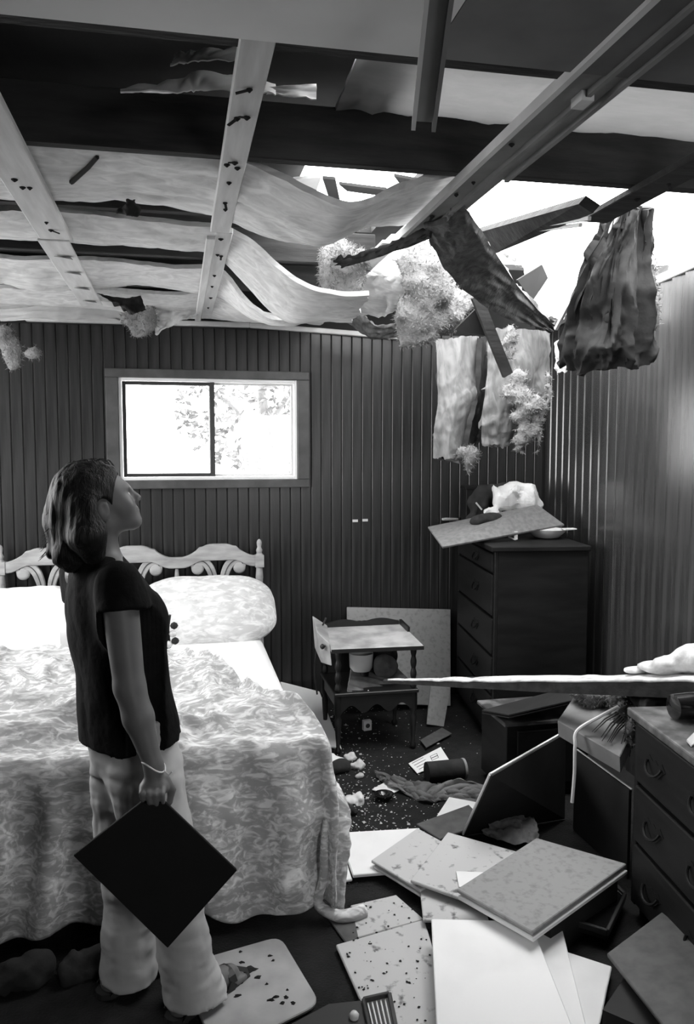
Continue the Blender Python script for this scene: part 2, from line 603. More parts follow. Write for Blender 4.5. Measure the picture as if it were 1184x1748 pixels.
def bloom_mat(name, lo, hi, sc):
    """pale cloth with a soft leaf print of crossing feathery strokes, quilted"""
    Mt = mat(name, hi, 0.88, spec=0.2)
    nt = Mt.node_tree
    B = nt.nodes['Principled BSDF']
    tc = nt.nodes.new('ShaderNodeTexCoord')
    outs = []
    for rot in ((0.5, 0.6, 0.7), (-0.6, -0.7, -0.5), (0.2, 1.6, 0.1)):
        mp = nt.nodes.new('ShaderNodeMapping')
        mp.inputs['Rotation'].default_value = rot
        mp.inputs['Scale'].default_value = (1.0, 2.6, 2.6)
        nt.links.new(tc.outputs['Object'], mp.inputs['Vector'])
        n1 = nt.nodes.new('ShaderNodeTexNoise')
        n1.inputs['Scale'].default_value = sc
        n1.inputs['Detail'].default_value = 3
        n1.inputs['Distortion'].default_value = 1.1
        nt.links.new(mp.outputs['Vector'], n1.inputs['Vector'])
        outs.append(n1.outputs['Fac'])
    mx = nt.nodes.new('ShaderNodeMath')
    mx.operation = 'MAXIMUM'
    nt.links.new(outs[0], mx.inputs[0])
    nt.links.new(outs[1], mx.inputs[1])
    mx2 = nt.nodes.new('ShaderNodeMath')
    mx2.operation = 'MAXIMUM'
    nt.links.new(mx.outputs[0], mx2.inputs[0])
    nt.links.new(outs[2], mx2.inputs[1])
    r = nt.nodes.new('ShaderNodeValToRGB')
    e = r.color_ramp.elements
    e[0].position, e[1].position = 0.52, 0.68
    e[0].color, e[1].color = (lo, lo, lo, 1), (hi, hi, hi, 1)
    nt.links.new(mx2.outputs[0], r.inputs['Fac'])
    nt.links.new(r.outputs['Color'], B.inputs['Base Color'])
    v = nt.nodes.new('ShaderNodeTexVoronoi')
    v.inputs['Scale'].default_value = sc * 0.7
    v.feature = 'DISTANCE_TO_EDGE'
    nt.links.new(tc.outputs['Object'], v.inputs['Vector'])
    bp = nt.nodes.new('ShaderNodeBump')
    bp.inputs['Strength'].default_value = 0.45
    bp.inputs['Distance'].default_value = 0.02
    nt.links.new(v.outputs['Distance'], bp.inputs['Height'])
    nt.links.new(bp.outputs['Normal'], B.inputs['Normal'])
    return Mt


M['quilt'] = bloom_mat('printed_quilt', 0.40, 0.82, 12.0)
M['pillowcase'] = bloom_mat('printed_pillowcase', 0.58, 0.82, 9.0)


def glass_mat():
    Mt = bpy.data.materials.new('dusty_pane')
    Mt.use_nodes = True
    nt = Mt.node_tree
    nt.nodes.remove(nt.nodes['Principled BSDF'])
    t = nt.nodes.new('ShaderNodeBsdfTransparent')
    t.inputs['Color'].default_value = (0.92, 0.92, 0.92, 1)
    g = nt.nodes.new('ShaderNodeBsdfGlossy')
    g.inputs['Roughness'].default_value = 0.03
    fr = nt.nodes.new('ShaderNodeFresnel')
    fr.inputs['IOR'].default_value = 1.45
    mx = nt.nodes.new('ShaderNodeMixShader')
    nt.links.new(fr.outputs[0], mx.inputs['Fac'])
    nt.links.new(t.outputs[0], mx.inputs[1])
    nt.links.new(g.outputs[0], mx.inputs[2])
    nt.links.new(mx.outputs[0], nt.nodes['Material Output'].inputs['Surface'])
    return Mt


M['glass'] = glass_mat()
# ================================================================== THE SETTING
BW = 5.10                                   # back wall plane
CORNER = np.array([2.446, 5.10, 0.0])
RD = np.array([0.12518, 0.99213, 0.0])      # the right wall has been pushed round by about seven degrees
RN = np.array([0.99213, -0.12518, 0.0])     # out of the room through the right wall
EZ = np.array([0, 0, 1.0])

build('floor', MB().span((-1.9, -1.5, -0.06), (2.5, 5.2, 0.0)), M['carpet'], kind='structure')
build('ground', MB().span((-12, -8, -0.75), (14, 24, -0.7)), M['ground'], kind='structure')

# back wall: dark backing with the window opening, grooved boards on it
WX0, WX1, WZ0, WZ1 = -0.345, 0.745, 1.47, 2.094
bw = thing('wall_back', (0.3, BW, 0), kind='structure')
mb = MB()
mb.span((-1.95, BW + .006, 0), (WX0, BW + .09, 2.44)).span((WX1, BW + .006, 0), (2.62, BW + .09, 2.44))
mb.span((WX0, BW + .006, 0), (WX1, BW + .09, WZ0)).span((WX0, BW + .006, WZ1), (WX1, BW + .09, 2.44))
build('wall_backing', mb, M['backing'], bw)
PITCHB = 0.0665


def board_mesh(w, h, t=0.009):
    b = MB().span((-w / 2, -t, 0), (w / 2, 0, h))
    return b


def share(name, me, loc, parent, rz=0.0, bev=0.0035):
    o = bpy.data.objects.new(name, me)
    S.collection.objects.link(o)
    o.parent = parent
    o.location = np.array(loc) - WORLD_LOC[parent.name]
    o.rotation_euler = (0, 0, rz)
    return o


def mesh_of(mb, material, smooth=False):
    me = bpy.data.meshes.new('board')
    me.from_pydata(np.concatenate(mb.v).tolist(), [], mb.f)
    me.update()
    me.materials.append(material)
    return me


def groove_board(w, h, t=0.009, c=0.005):
    """a board with both long front edges chamfered, back at y=0"""
    prof = [(-w / 2, 0), (-w / 2, -t + c), (-w / 2 + c, -t), (w / 2 - c, -t), (w / 2, -t + c), (w / 2, 0)]
    k = len(prof)
    V = [(x, y, 0) for x, y in prof] + [(x, y, h) for x, y in prof]
    F = [tuple(range(k)), tuple(range(2 * k - 1, k - 1, -1))] + [((i + 1) % k, i, k + i, k + (i + 1) % k) for i in range(k)]
    return MB().add(V, F)


bm_full = mesh_of(groove_board(PITCHB - .0015, 2.40), M['panelling'])
bm_low = mesh_of(groove_board(PITCHB - .0015, WZ0 - 0.05), M['panelling'])
bm_high = mesh_of(groove_board(PITCHB - .0015, 2.40 - WZ1 - 0.045), M['panelling'])
x = -1.86
while x < 2.42:
    if WX0 - 0.03 < x < WX1 + 0.03:
        share('board', bm_low, (x, BW + .006, 0), bw)
        share('board', bm_high, (x, BW + .006, WZ1 + 0.045), bw)
    else:
        share('board', bm_full, (x, BW + .006, 0), bw)
    x += PITCHB
build('wall_plate', MB().span((-1.95, BW + .02, 2.44), (2.62, BW + .09, 2.66)), M['backing'], bw)

# right wall
rw = thing('wall_right', CORNER - RD * 2.5, kind='structure')
RWL = 6.6
mb = MB().fbox(CORNER, -RD, RN, EZ, (-0.1, 0.006, 0), (RWL, 0.09, 2.46))
build('wall_backing', mb, M['backing'], rw)
ang = math.atan2(-RD[1], -RD[0])
PR = 0.118
bm_r = mesh_of(groove_board(PR - .004, 2.44, t=.012, c=0.010), M['varnished'])
s_ = PR / 2
while s_ < 4.6:
    p = CORNER - RD * s_ + RN * 0.006
    warp = math.radians(10) * min(1, max(0, (s_ - 1.0) / .8))      # near boards turned out of line to catch the window's reflection
    share('board', bm_r, p - RN * abs(warp) * .05, rw, math.atan2(-RD[1], -RD[0]) + warp)
    s_ += PR
# left and front walls (beyond the frame) with the openings the light comes through
lw = MB().span((-1.95, -1.5, 0), (-1.86, 3.05, 2.66)).span((-1.95, 4.65, 0), (-1.86, 5.2, 2.66))
lw.span((-1.95, 3.05, 0), (-1.86, 4.65, 1.15)).span((-1.95, 3.05, 2.35), (-1.86, 4.65, 2.66))
build('wall_left', lw, M['panelling'], kind='structure')
fw = MB().span((-1.95, -1.55, 0), (0.9, -1.46, 2.66)).span((1.8, -1.55, 0), (2.5, -1.46, 2.66)).span((0.9, -1.55, 2.15), (1.8, -1.46, 2.66)).span((0.9, -1.55, 0), (1.8, -1.46, 1.15))  # opening put in as fill for the surfaces facing the camera
build('wall_front', fw, M['panelling'], kind='structure')

# ceiling boards still up over the near end, roof deck above, hole over the far right corner
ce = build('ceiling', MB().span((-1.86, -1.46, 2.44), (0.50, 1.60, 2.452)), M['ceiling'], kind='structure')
build('darker_board', MB().span((0.502, -1.46, 2.4402), (1.98, 1.598, 2.4518)), M['darkened'], ce)
rf = MB()
ZR = 2.67
rf.span((-2.1, -1.7, ZR), (2.75, 1.92, ZR + .03))
rf.span((-2.1, 1.92, ZR), (0.30, 2.04, ZR + .03)).span((0.45, 1.92, ZR), (0.62, 2.04, ZR + .03))
rf.span((-2.1, 2.04, ZR), (0.62, 2.40, ZR + .03)).span((0.62, 2.30, ZR), (2.75, 2.40, ZR + .03))
rf.span((-2.1, 2.40, ZR), (0.95, 2.72, ZR + .03)).span((-2.1, 2.72, ZR), (0.46, 3.75, ZR + .03)).span((-2.1, 3.75, ZR), (1.0, 5.3, ZR + .03)).span((0.90, 2.40, ZR), (1.02, 3.75, ZR + .03))
rf.span((1.0, 4.35, ZR), (2.75, 5.3, ZR + .03))  # deck section added over the far corner to darken the wall below
build('roof', rf, M['roof'], kind='structure')
build('trim_1', MB().bar((-0.86, BW - .012, 2.424), (0.45, BW - .012, 2.428), .045, .03).bar((0.45, BW - .012, 2.428), (1.62, BW - .02, 2.368), .045, .03), M['whitetrim'], kind='structure', bevel=.004)
t2 = MB()
t2.fbox(CORNER, -RD, RN, EZ, (0.6, -0.03, 2.435), (4.2, 0.03, 2.475)).fbox(CORNER, -RD, RN, EZ, (0.9, 0.03, 2.475), (4.2, 0.075, 2.50))
build('trim_2', t2, M['whitetrim'], kind='structure', bevel=.004)

# window
w = thing('window_1', ((WX0 + WX1) / 2, BW, WZ0), kind='structure')
cw = 0.075
for lo, hi in (((WX0 - cw, 0, WZ1), (WX1 + cw, 0, WZ1 + cw * .7)), ((WX0 - cw, 0, WZ0 - cw * .7), (WX1 + cw, 0, WZ0)),
               ((WX0 - cw, 0, WZ0), (WX0, 0, WZ1)), ((WX1, 0, WZ0), (WX1 + cw, 0, WZ1))):
    build('casing', MB().span((lo[0], BW - .026, lo[2]), (hi[0], BW - .004, hi[2])), M['casing'], w, bevel=.004)


def ring(mb, x0, x1, z0, z1, y0, y1, t, tr=None):
    tr = tr or t
    mb.span((x0, y0, z0), (x0 + t, y1, z1)).span((x1 - tr, y0, z0), (x1, y1, z1))
    mb.span((x0 + t, y0, z0), (x1 - tr, y1, z0 + t)).span((x0 + t, y0, z1 - t), (x1 - tr, y1, z1))
    return mb


build('window_frame', ring(MB(), WX0, WX1, WZ0, WZ1, BW - .012, BW + .07, .018), M['aluminium'], w, bevel=.002)
build('sliding_sash', ring(MB(), WX0 + .02, WX0 + .575, WZ0 + .02, WZ1 - .02, BW + .012, BW + .03, .022, .03), M['darkmetal'], w, bevel=.002)
build('fixed_sash', ring(MB(), WX0 + .54, WX1 - .02, WZ0 + .02, WZ1 - .02, BW + .036, BW + .054, .014), M['aluminium'], w, bevel=.002)
build('pane', MB().span((WX0 + .042, BW + .019, WZ0 + .04), (WX0 + .545, BW + .022, WZ1 - .04)), M['glass'], w)
build('pane', MB().span((WX0 + .554, BW + .044, WZ0 + .034), (WX1 - .034, BW + .047, WZ1 - .034)), M['glass'], w)

# tree outside the window
tr = thing('tree', (1.1, 9.0, -0.7), 'leafy tree standing in the glare outside the window', 'tree')
build('trunk', MB().tube([(1.15, 9.0, -.7), (1.1, 9.0, .6), (1.0, 9.05, 1.6), (0.9, 9.0, 2.6)], [.13, .1, .08, .04], 8), M['bark'], tr, smooth=True)
bb = MB()
for k in range(6):
    a = k * 1.1
    bb.tube([(1.05, 9.0, 1.0 + .2 * k), (1.05 + .5 * math.cos(a), 9 + .3 * math.sin(a), 1.5 + .22 * k), (1.05 + .9 * math.cos(a), 9 + .5 * math.sin(a), 1.75 + .22 * k)], [.035, .025, .01], 5)
build('branch', bb, M['bark'], tr, smooth=True)
lf = MB()
for k in range(2600):
    t = RNG.normal(0, 1, 3)
    t = t / np.linalg.norm(t) * RNG.uniform(.5, 1) ** .4
    c = np.array([1.1, 9.0, 2.1]) + t * (1.15, .8, .75)
    if vnoise(c * 2.4) < -0.05:
        continue
    R = rotax(nrm(RNG.normal(0, 1, 3)), RNG.uniform(0, 6))
    l, w_ = .055, .025
    lf.add(np.array([(-l, 0, 0), (0, -w_, .006), (l, 0, 0), (0, w_, .006)]) @ R.T + c, [(0, 1, 2, 3)])
build('foliage', lf, M['leaf'], tr, kind='stuff')

# ================================================================== CEILING FRAME
for i, (y, z0, z1, xe) in enumerate(((1.64, 2.452, 2.60, 2.06), (2.32, 2.468, 2.622, 2.12), (3.0, 2.50, 2.64, 0.42), (3.68, 2.50, 2.64, 0.90), (4.37, 2.50, 2.64, 0.93))):
    lab = ('dark roof joist along the edge of the ceiling board', 'deep dark roof joist crossing the whole room below the hole',
           'dark roof joist just above the topmost sagging insulation strip', 'dark roof joist between the second and third insulation strips',
           'dark roof joist nearest the back wall')[i]
    mbj = MB().span((-1.86, y - .02, z0), (xe, y + .02, z1))
    j = thing('roof_joist', (0.1, y, z0), lab, 'beam', 'roof joists')
    build('joist_plank', mbj, M['joist'], j, bevel=.003)
    if i == 1:
        build('splinter', MB().bar((1.66, y - .03, 2.505), (1.72, y - .045, 2.52), .012, .01), M['batten'], j)


def nail_marks(parent, pts, z):
    for (x, y) in pts:
        mbn = MB()
        r = RNG.uniform(.006, .010)
        mbn.lathe([(r, 0), (r * 1.1, -.002), (r * .5, -.006), (.002, -.008)][::-1], (x, y, z), 7)
        if RNG.random() < .35:
            a = RNG.uniform(0, 6)
            mbn.bar((x, y, z - .002), (x + .03 * math.cos(a), y + .03 * math.sin(a), z - .010), .008, .003)
        build('nail', mbn, M['dirt'], parent)


def batten(x0, x1, ya, yb, z0, z1, lab):
    t = thing('ceiling_batten', ((x0 + x1) / 2, (ya + yb) / 2, z0), lab, 'batten', 'ceiling battens')
    build('batten_board', MB().span((x0, ya, z0), (x1, yb, z1)), M['batten'], t, bevel=.003)
    return t


b1 = batten(-0.49, -0.375, 1.66, 3.28, 2.444, 2.464, 'wide pale ceiling batten at the left with torn paper tabs')
build('batten_board', MB().span((-0.50, 3.24, 2.438), (-0.385, 4.62, 2.446)), M['batten'], b1, bevel=.003)
nail_marks(b1, [(-.45, 2.55), (-.44, 2.62), (-.42, 2.62), (-.43, 3.0), (-.43, 3.1)], 2.444)
for y in (3.45, 3.75, 4.1, 4.45):
    build('paper_tab', MB().slab([(-.47, y, 2.43), (-.40, y + .02, 2.425), (-.41, y + .05, 2.437), (-.46, y + .05, 2.437)], .002), M['whitetrim'], b1)
b2 = batten(0.128, 0.198, 1.60, 3.02, 2.444, 2.464, 'pale ceiling batten in the middle dotted with dark nail marks')
build('batten_board', MB().span((0.147, 3.02, 2.444), (0.21, 5.0, 2.464)), M['batten'], b2, bevel=.003)
build('lap_board', MB().span((0.115, 3.06, 2.43), (0.15, 5.02, 2.444)), M['batten'], b2, bevel=.003)
nail_marks(b2, [(.165, 1.82), (.15, 1.98), (.172, 1.97), (.145, 2.3), (.165, 2.28), (.175, 2.32), (.16, 2.45), (.16, 2.65), (.165, 2.72), (.17, 3.1), (.17, 3.35), (.185, 3.37), (.175, 3.75), (.175, 4.0), (.18, 4.3), (.178, 4.6)], 2.444)
b3 = thing('ceiling_batten', (0.86, 2.4, 2.43), 'dull metal ceiling channel slanting down past the hanging insulation', 'batten', 'ceiling battens')
c3 = MB().span((0.815, 1.1, 2.446), (0.94, 2.62, 2.454))
build('channel_web', c3, M['metalstrip'], b3)
build('channel_lip', MB().span((0.805, 1.1, 2.43), (0.82, 3.05, 2.456)), M['whitetrim'], b3)  # lit side of the metal channel, its brightness put into a white material
build('channel_lip', MB().span((0.885, 1.1, 2.432), (0.897, 2.9, 2.447)), M['metalstrip'], b3)
build('channel_lip', MB().span((0.935, 1.1, 2.432), (0.948, 2.25, 2.456)), M['metalstrip'], b3)
build('channel_web', MB().span((0.82, 2.62, 2.446), (0.89, 3.05, 2.454)), M['metalstrip'], b3)
build('batten_board', MB().span((0.775, 3.05, 2.444), (0.845, 4.98, 2.46)), M['batten'], b3, bevel=.003)
nail_marks(b3, [(.85, 2.0), (.86, 2.3), (.85, 2.42), (.85, 2.66), (.81, 3.5), (.81, 3.9), (.805, 4.2), (.81, 4.5)], 2.444)
build('bright_clip', MB().span((0.875, 1.68, 2.425), (0.905, 1.73, 2.446)), M['whitetrim'], b3)
b4 = batten(1.37, 1.47, 1.62, 2.62, 2.444, 2.464, 'dark stub of ceiling batten below the joist at the right')
for c_ in b4.children:
    c_.data.materials[0] = M['joist']
nail_marks(b4, [(1.43, 2.2), (1.42, 2.35)], 2.444)
t = thing('ceiling_track', (0.5, 1.2, 2.3), 'narrow metal track hanging from the ceiling board at the top', 'track')
a0, a1 = P(752, -40, Y=1.25), P(723, 205, Y=1.52)
build('track_web', MB().bar(a0, a1, .045, .008, up=(0, -.3, 1)), M['metalstrip'], t)
for o_ in (-.02, .02):
    build('track_lip', MB().bar(a0 + np.array([o_, 0, -.012]), a1 + np.array([o_, 0, -.012]), .008, .022, up=(0, -.3, 1)), M['whitetrim' if o_ < 0 else 'metalstrip'], t)

# torn white paper in the gap between the first two joists
sheet('torn_paper', [[P(205, 150, Y=1.98), P(205, 156, Y=1.93)], [P(300, 135, Y=1.98), P(300, 155, Y=1.92)], [P(345, 122, Y=1.98), P(345, 150, Y=1.92)], [P(410, 128, Y=2.0), P(410, 152, Y=1.92)], [P(470, 140, Y=2.0), P(470, 160, Y=1.93)]], M['whitetrim'], .003, nu=40, nv=8, amp=.006, freq=(6, 2),
      label='long curled strip of white paper in the gap beside the middle batten', cat='paper')
sheet('torn_paper', [[P(300, 90, Y=1.9), P(290, 112, Y=1.88)], [P(350, 84, Y=1.92), P(340, 100, Y=1.88)], [P(408, 80, Y=1.95), P(408, 98, Y=1.9)]], M['whitetrim'], .003, nu=24, nv=8, amp=.006, freq=(5, 2),
      label='short curled strip of white paper nearest the ceiling board', cat='paper')
sheet('torn_paper', [[P(458, 148, Y=1.95), P(455, 160, Y=1.95)], [P(540, 143, Y=1.97), P(540, 170, Y=1.95)]], M['whitetrim'], .003, nu=10, nv=8, amp=.003,
      label='square-ended flap of white paper right of the middle batten', cat='paper')
sheet('insulation_batt', [[(.45, 2.31, 2.62), (.45, 1.86, 2.64)], [(.8, 2.31, 2.62), (.8, 1.84, 2.60)], [(1.2, 2.31, 2.62), (1.2, 1.82, 2.615)], [(2.2, 2.31, 2.62), (2.2, 1.84, 2.60)]], M['glowpaper'], .012, nu=60, nv=16, amp=.008, freq=(9, 3),
      label='pale insulation strip lying between the two nearest joists at upper right', cat='insulation', group='insulation batts')

def fibres(ob, count, length, material, rad=.0013):
    """loose glass-wool hairs standing off a clump"""
    V = np.array([v.co[:] for v in ob.data.vertices]) + WORLD_LOC[ob.name]
    N = np.array([v.normal[:] for v in ob.data.vertices])
    mb = MB()
    for i in RNG.integers(0, len(V), count):
        p, n = V[i], N[i]
        t = nrm(n + .9 * RNG.normal(0, 1, 3) * .7 + np.array((0, 0, -.25)))
        b = nrm(np.cross(t, RNG.normal(0, 1, 3)))
        L = length * RNG.uniform(.35, 1.2)
        w = rad * RNG.uniform(.6, 1.5)
        m1, e = p + t * L * .5 + b * L * .12 * RNG.normal(), p + t * L + b * L * .3 * RNG.normal()
        s_ = np.cross(t, b) * w
        mb.add([p - n * .004 - s_, p - n * .004 + s_, m1 + s_, m1 - s_, e], [(0, 1, 2, 3), (3, 2, 4)])
    build('loose_fibres', mb, material, ob, kind='stuff')


def lump(name, blobs, material, h, lab, cat, group=None, amp=.02, freq=18, k=.03, parent=None, smooth=True, rel=1, kind=fbm):
    A = np.array([b[0] for b in blobs])
    r = np.array([np.max(b[1]) for b in blobs])[:, None]
    s = SDF((A - r).min(0) - .05, (A + r).max(0) + .05, h)
    for b in blobs:
        rr = b[1] if not np.isscalar(b[1]) else (b[1],) * 3
        s.ell(b[0], rr, b[2] if len(b) > 2 else None, k)
    if amp:
        s.disp(amp, freq, 3, kind=kind)
    ob = build(name, s.mesh(relax=rel), material, parent, lab, cat, group, smooth=smooth, angle=0)
    if material is M['fluff']:
        fibres(ob, 2600 if 'clump' in name else 500, .022, material)
    return ob


# ================================================================== SAGGING BATTS between the battens


def batt(y0, y1, x0, x1, sag, lab, seed, z=2.502, n=9, y1l=None):
    xs = np.linspace(x0, x1, n)
    rows = []
    for x_ in xs:
        s0, s1 = sag(x_)
        yy1 = y1 if y1l is None else y1l(x_)
        ym = (y0 + yy1) / 2
        rows.append([(x_, y0, z - s0 + .02), (x_, ym, z - (s0 + s1) / 2 - .012), (x_, yy1, z - s1)])
    sheet('insulation_batt', rows, M['paper'], .02, nu=150, nv=34, amp=.010, freq=(8, 2.2), oct=4, seed=seed, jag=(0.01, 0.01, .12, .10), jf=7,
          label=lab, cat='insulation', group='insulation batts')


def bump_(x, c, w):
    return np.exp(-((x - c) / w) ** 2)


batt(2.36, 2.93, -1.6, .86, lambda x: (.13 * bump_(x, .5, .2) + .01, .105 * bump_(x, .46, .22) + .012 * math.sin(6 * x)), 'broad pale paper-faced insulation strip right below the deep joist', 1, n=15)
def drop_(x, a, b):
    t = min(1.0, max(0.0, (x - a) / (b - a)))
    return t * t * (3 - 2 * t)


batt(3.12, 3.60, -1.6, .76, lambda x: (.245 * drop_(x, .17, .58) + .012 * math.sin(5 * x), .275 * drop_(x, .15, .50)), 'pale insulation strip, second from the deep joist, sagging at the right', 2, n=17, y1l=lambda x: 3.50 + .10 * bump_(x, .4, .35))
batt(3.86, 4.42, -1.6, .84, lambda x: (.235 * drop_(x, .16, .45) - .06 * drop_(x, .5, .8), .15 * drop_(x, .18, .5) - .05 * drop_(x, .55, .8) + .012 * math.sin(7 * x)), 'bright insulation strip, third from the deep joist', 3, n=17)
batt(4.46, 5.06, -1.6, .9, lambda x: (.10 * drop_(x, .2, .45) - .05 * drop_(x, .5, .8) + .02, .05), 'insulation strip nearest the back wall', 4, n=15)

build('twig', MB().tube([P(166, 268, Y=2.42), P(150, 286, Y=2.5), P(122, 311, Y=2.62)], [.006, .007, .008], 6), M['dirt'], label='short dark stick lying against the broad insulation strip', cat='stick', smooth=True)
lump('char_scrap', [(P(222, 352, Y=2.80), (.018, .02, .02)), (P(208, 361, Y=2.82), (.02, .015, .008)), (P(234, 358, Y=2.82), (.012, .015, .014))], M['dirt'], .005, 'dark torn tuft on the edge of the broad insulation strip', 'scrap', amp=.008, freq=60)

# dark torn paper hanging behind the left batten and the curled white flap in the corner
sheet('torn_paper', [[P(165, 500, Y=4.5), P(205, 525, Y=4.5)], [P(205, 508, Y=4.5), P(225, 536, Y=4.45)], [P(240, 505, Y=4.5), P(250, 528, Y=4.5)]], M['darkpaper'], .004, nu=20, nv=10, amp=.01,
      label='dark curl of torn facing beside the end of the left batten', cat='paper')
sheet('torn_paper', [[P(262, 520, Y=4.75), P(262, 578, Y=4.7)], [P(300, 510, Y=4.75), P(300, 555, Y=4.7)], [P(335, 500, Y=4.75), P(338, 538, Y=4.75)]], M['paper'], .008, nu=24, nv=16, amp=.01, jag=(.1, 0, 0, .1),
      label='pale triangular flap of facing hanging over the wall left of the middle batten', cat='paper')
sheet('torn_paper', [[P(0, 528, Y=4.7), P(0, 548, Y=4.7)], [P(100, 520, Y=4.75), P(100, 545, Y=4.7)], [P(180, 516, Y=4.8), P(180, 545, Y=4.8)], [P(225, 525, Y=4.85), P(222, 552, Y=4.85)]], M['whitetrim'], .006, nu=40, nv=10, amp=.008,
      label='long white strip drooping along the top of the back wall at the left', cat='paper')


lump('wool_tuft', [(P(20, 600, Y=4.8), (.05, .03, .10)), (P(5, 575, Y=4.8), (.06, .03, .06)), (P(58, 602, Y=4.8), (.04, .02, .03))], M['fluff'], .012, 'small grey wool tuft hanging at the left edge below the white strip', 'insulation', amp=.014)
lump('wool_tuft', [(P(240, 555, Y=4.7), (.07, .03, .07)), (P(222, 545, Y=4.7), (.05, .03, .04)), (P(256, 540, Y=4.68), (.04, .03, .07))], M['fluff'], .012, 'pale wool tuft spilling over the wall top beside the paper flap', 'insulation', amp=.014)

# ================================================================== THE TORN CORNER
BG = 'insulation torn down at the corner'
# small hole in the deck: splintered deck scraps against the sky
for k, (q, mt, lab) in enumerate((
        ([(500, 302), (548, 298), (540, 322), (512, 345)], 'whitetrim', 'pale scrap of roof sheet at the left end of the small roof hole'),
        ([(550, 300), (572, 302), (580, 340), (566, 350)], 'roof', 'dark upright splinter beside the pale scrap in the small roof hole'),
        ([(578, 310), (660, 320), (650, 330), (592, 322)], 'roof', 'longest dark splinter across the small roof hole'),
        ([(672, 296), (735, 308), (728, 330), (684, 312)], 'roof', 'dark splinter at the right end of the small roof hole'),
        ([(600, 344), (676, 338), (664, 348), (606, 354)], 'roof', 'dark splinter lowest in the small roof hole'))):
    c = [P(a, b, Z=2.63 + .006 * k) for i, (a, b) in enumerate(q)]
    build('roof_splinter', MB().slab(c, .01), M[mt], label=lab, cat='wood scrap', group='roof splinters')

# C: dark-faced batt slanting from the channel down to the right
sheet('insulation_batt', [[P(722, 392, Y=2.75), P(760, 372, Y=2.62), P(790, 345, Y=2.5)],
                          [P(745, 435, Y=2.95), P(790, 420, Y=2.85), P(820, 390, Y=2.75)],
                          [P(782, 490, Y=3.15), P(822, 465, Y=3.1), P(850, 435, Y=3.0)],
                          [P(845, 535, Y=3.4), P(870, 510, Y=3.35), P(885, 490, Y=3.3)],
                          [P(910, 556, Y=3.6), P(920, 546, Y=3.6), P(928, 536, Y=3.55)],
                          [P(938, 566, Y=3.7), P(943, 560, Y=3.7), P(948, 555, Y=3.7)]], M['midpaper'], .02, nu=60, nv=26, amp=.012, freq=(6, 2.5), jag=(0, 0, .06, .04), seed=6,
      label='dark-faced insulation batt slanting from the metal channel down to the right', cat='insulation', group=BG)
# dark strip from the channel to the left (folded facing)
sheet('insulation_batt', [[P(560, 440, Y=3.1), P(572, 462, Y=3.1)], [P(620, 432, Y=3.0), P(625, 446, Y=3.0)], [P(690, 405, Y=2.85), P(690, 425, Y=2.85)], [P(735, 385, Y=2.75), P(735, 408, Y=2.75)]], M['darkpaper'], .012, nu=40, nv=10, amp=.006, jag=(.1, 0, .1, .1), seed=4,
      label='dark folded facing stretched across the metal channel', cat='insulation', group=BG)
# pale paper sheets beneath it
sheet('insulation_batt', [[P(560, 425, Y=3.9), P(545, 470, Y=3.9), P(560, 540, Y=4.3)], [P(640, 430, Y=3.8), P(640, 480, Y=3.8), P(650, 545, Y=4.2)], [P(705, 425, Y=3.7), P(715, 480, Y=3.7), P(700, 530, Y=4.0)]], M['paper'], .012, nu=40, nv=40, amp=.014, freq=(5, 5), jag=(.1, .1, .1, .1), seed=12,
      label='wide pale facing behind the white end of the channel', cat='insulation', group=BG)
sheet('insulation_batt', [[P(556, 522, Y=4.6), P(562, 512, Y=4.5)], [P(600, 552, Y=4.6), P(615, 535, Y=4.5)], [P(635, 580, Y=4.6), P(645, 552, Y=4.5)], [P(690, 572, Y=4.6), P(690, 548, Y=4.5)]], M['midpaper'], .012, nu=40, nv=12, amp=.012, jag=(0, .1, .1, .1), seed=14,
      label='dark-edged batt drooping over the back wall beside the wool clump', cat='insulation', group=BG)
lump('wool_clump', [(P(580, 445, Y=3.5), (.08, .05, .09)), (P(604, 478, Y=3.5), (.06, .05, .07)), (P(566, 462, Y=3.5), (.05, .04, .08)), (P(600, 445, Y=3.4), (.07, .05, .05)), (P(590, 500, Y=3.5), (.04, .04, .05))], M['fluff'], .012,
     'ragged wool clump hanging over the second insulation strip, left of the channel', 'insulation', BG, amp=.022, freq=16)
lump('wool_clump', [(P(720, 540, Y=3.7), (.13, .08, .12)), (P(700, 550, Y=3.7), (.07, .06, .11)), (P(745, 520, Y=3.7), (.13, .07, .10)), (P(770, 540, Y=3.7), (.07, .05, .07)), (P(715, 460, Y=3.6), (.09, .05, .14)), (P(740, 490, Y=3.6), (.10, .05, .10)), (P(790, 515, Y=3.7), (.05, .04, .06)), (P(720, 580, Y=3.7), (.04, .03, .03))], M['fluff'], .014,
     'big round wool clump hanging in front of the paper batts', 'insulation', BG, amp=.028, freq=14)
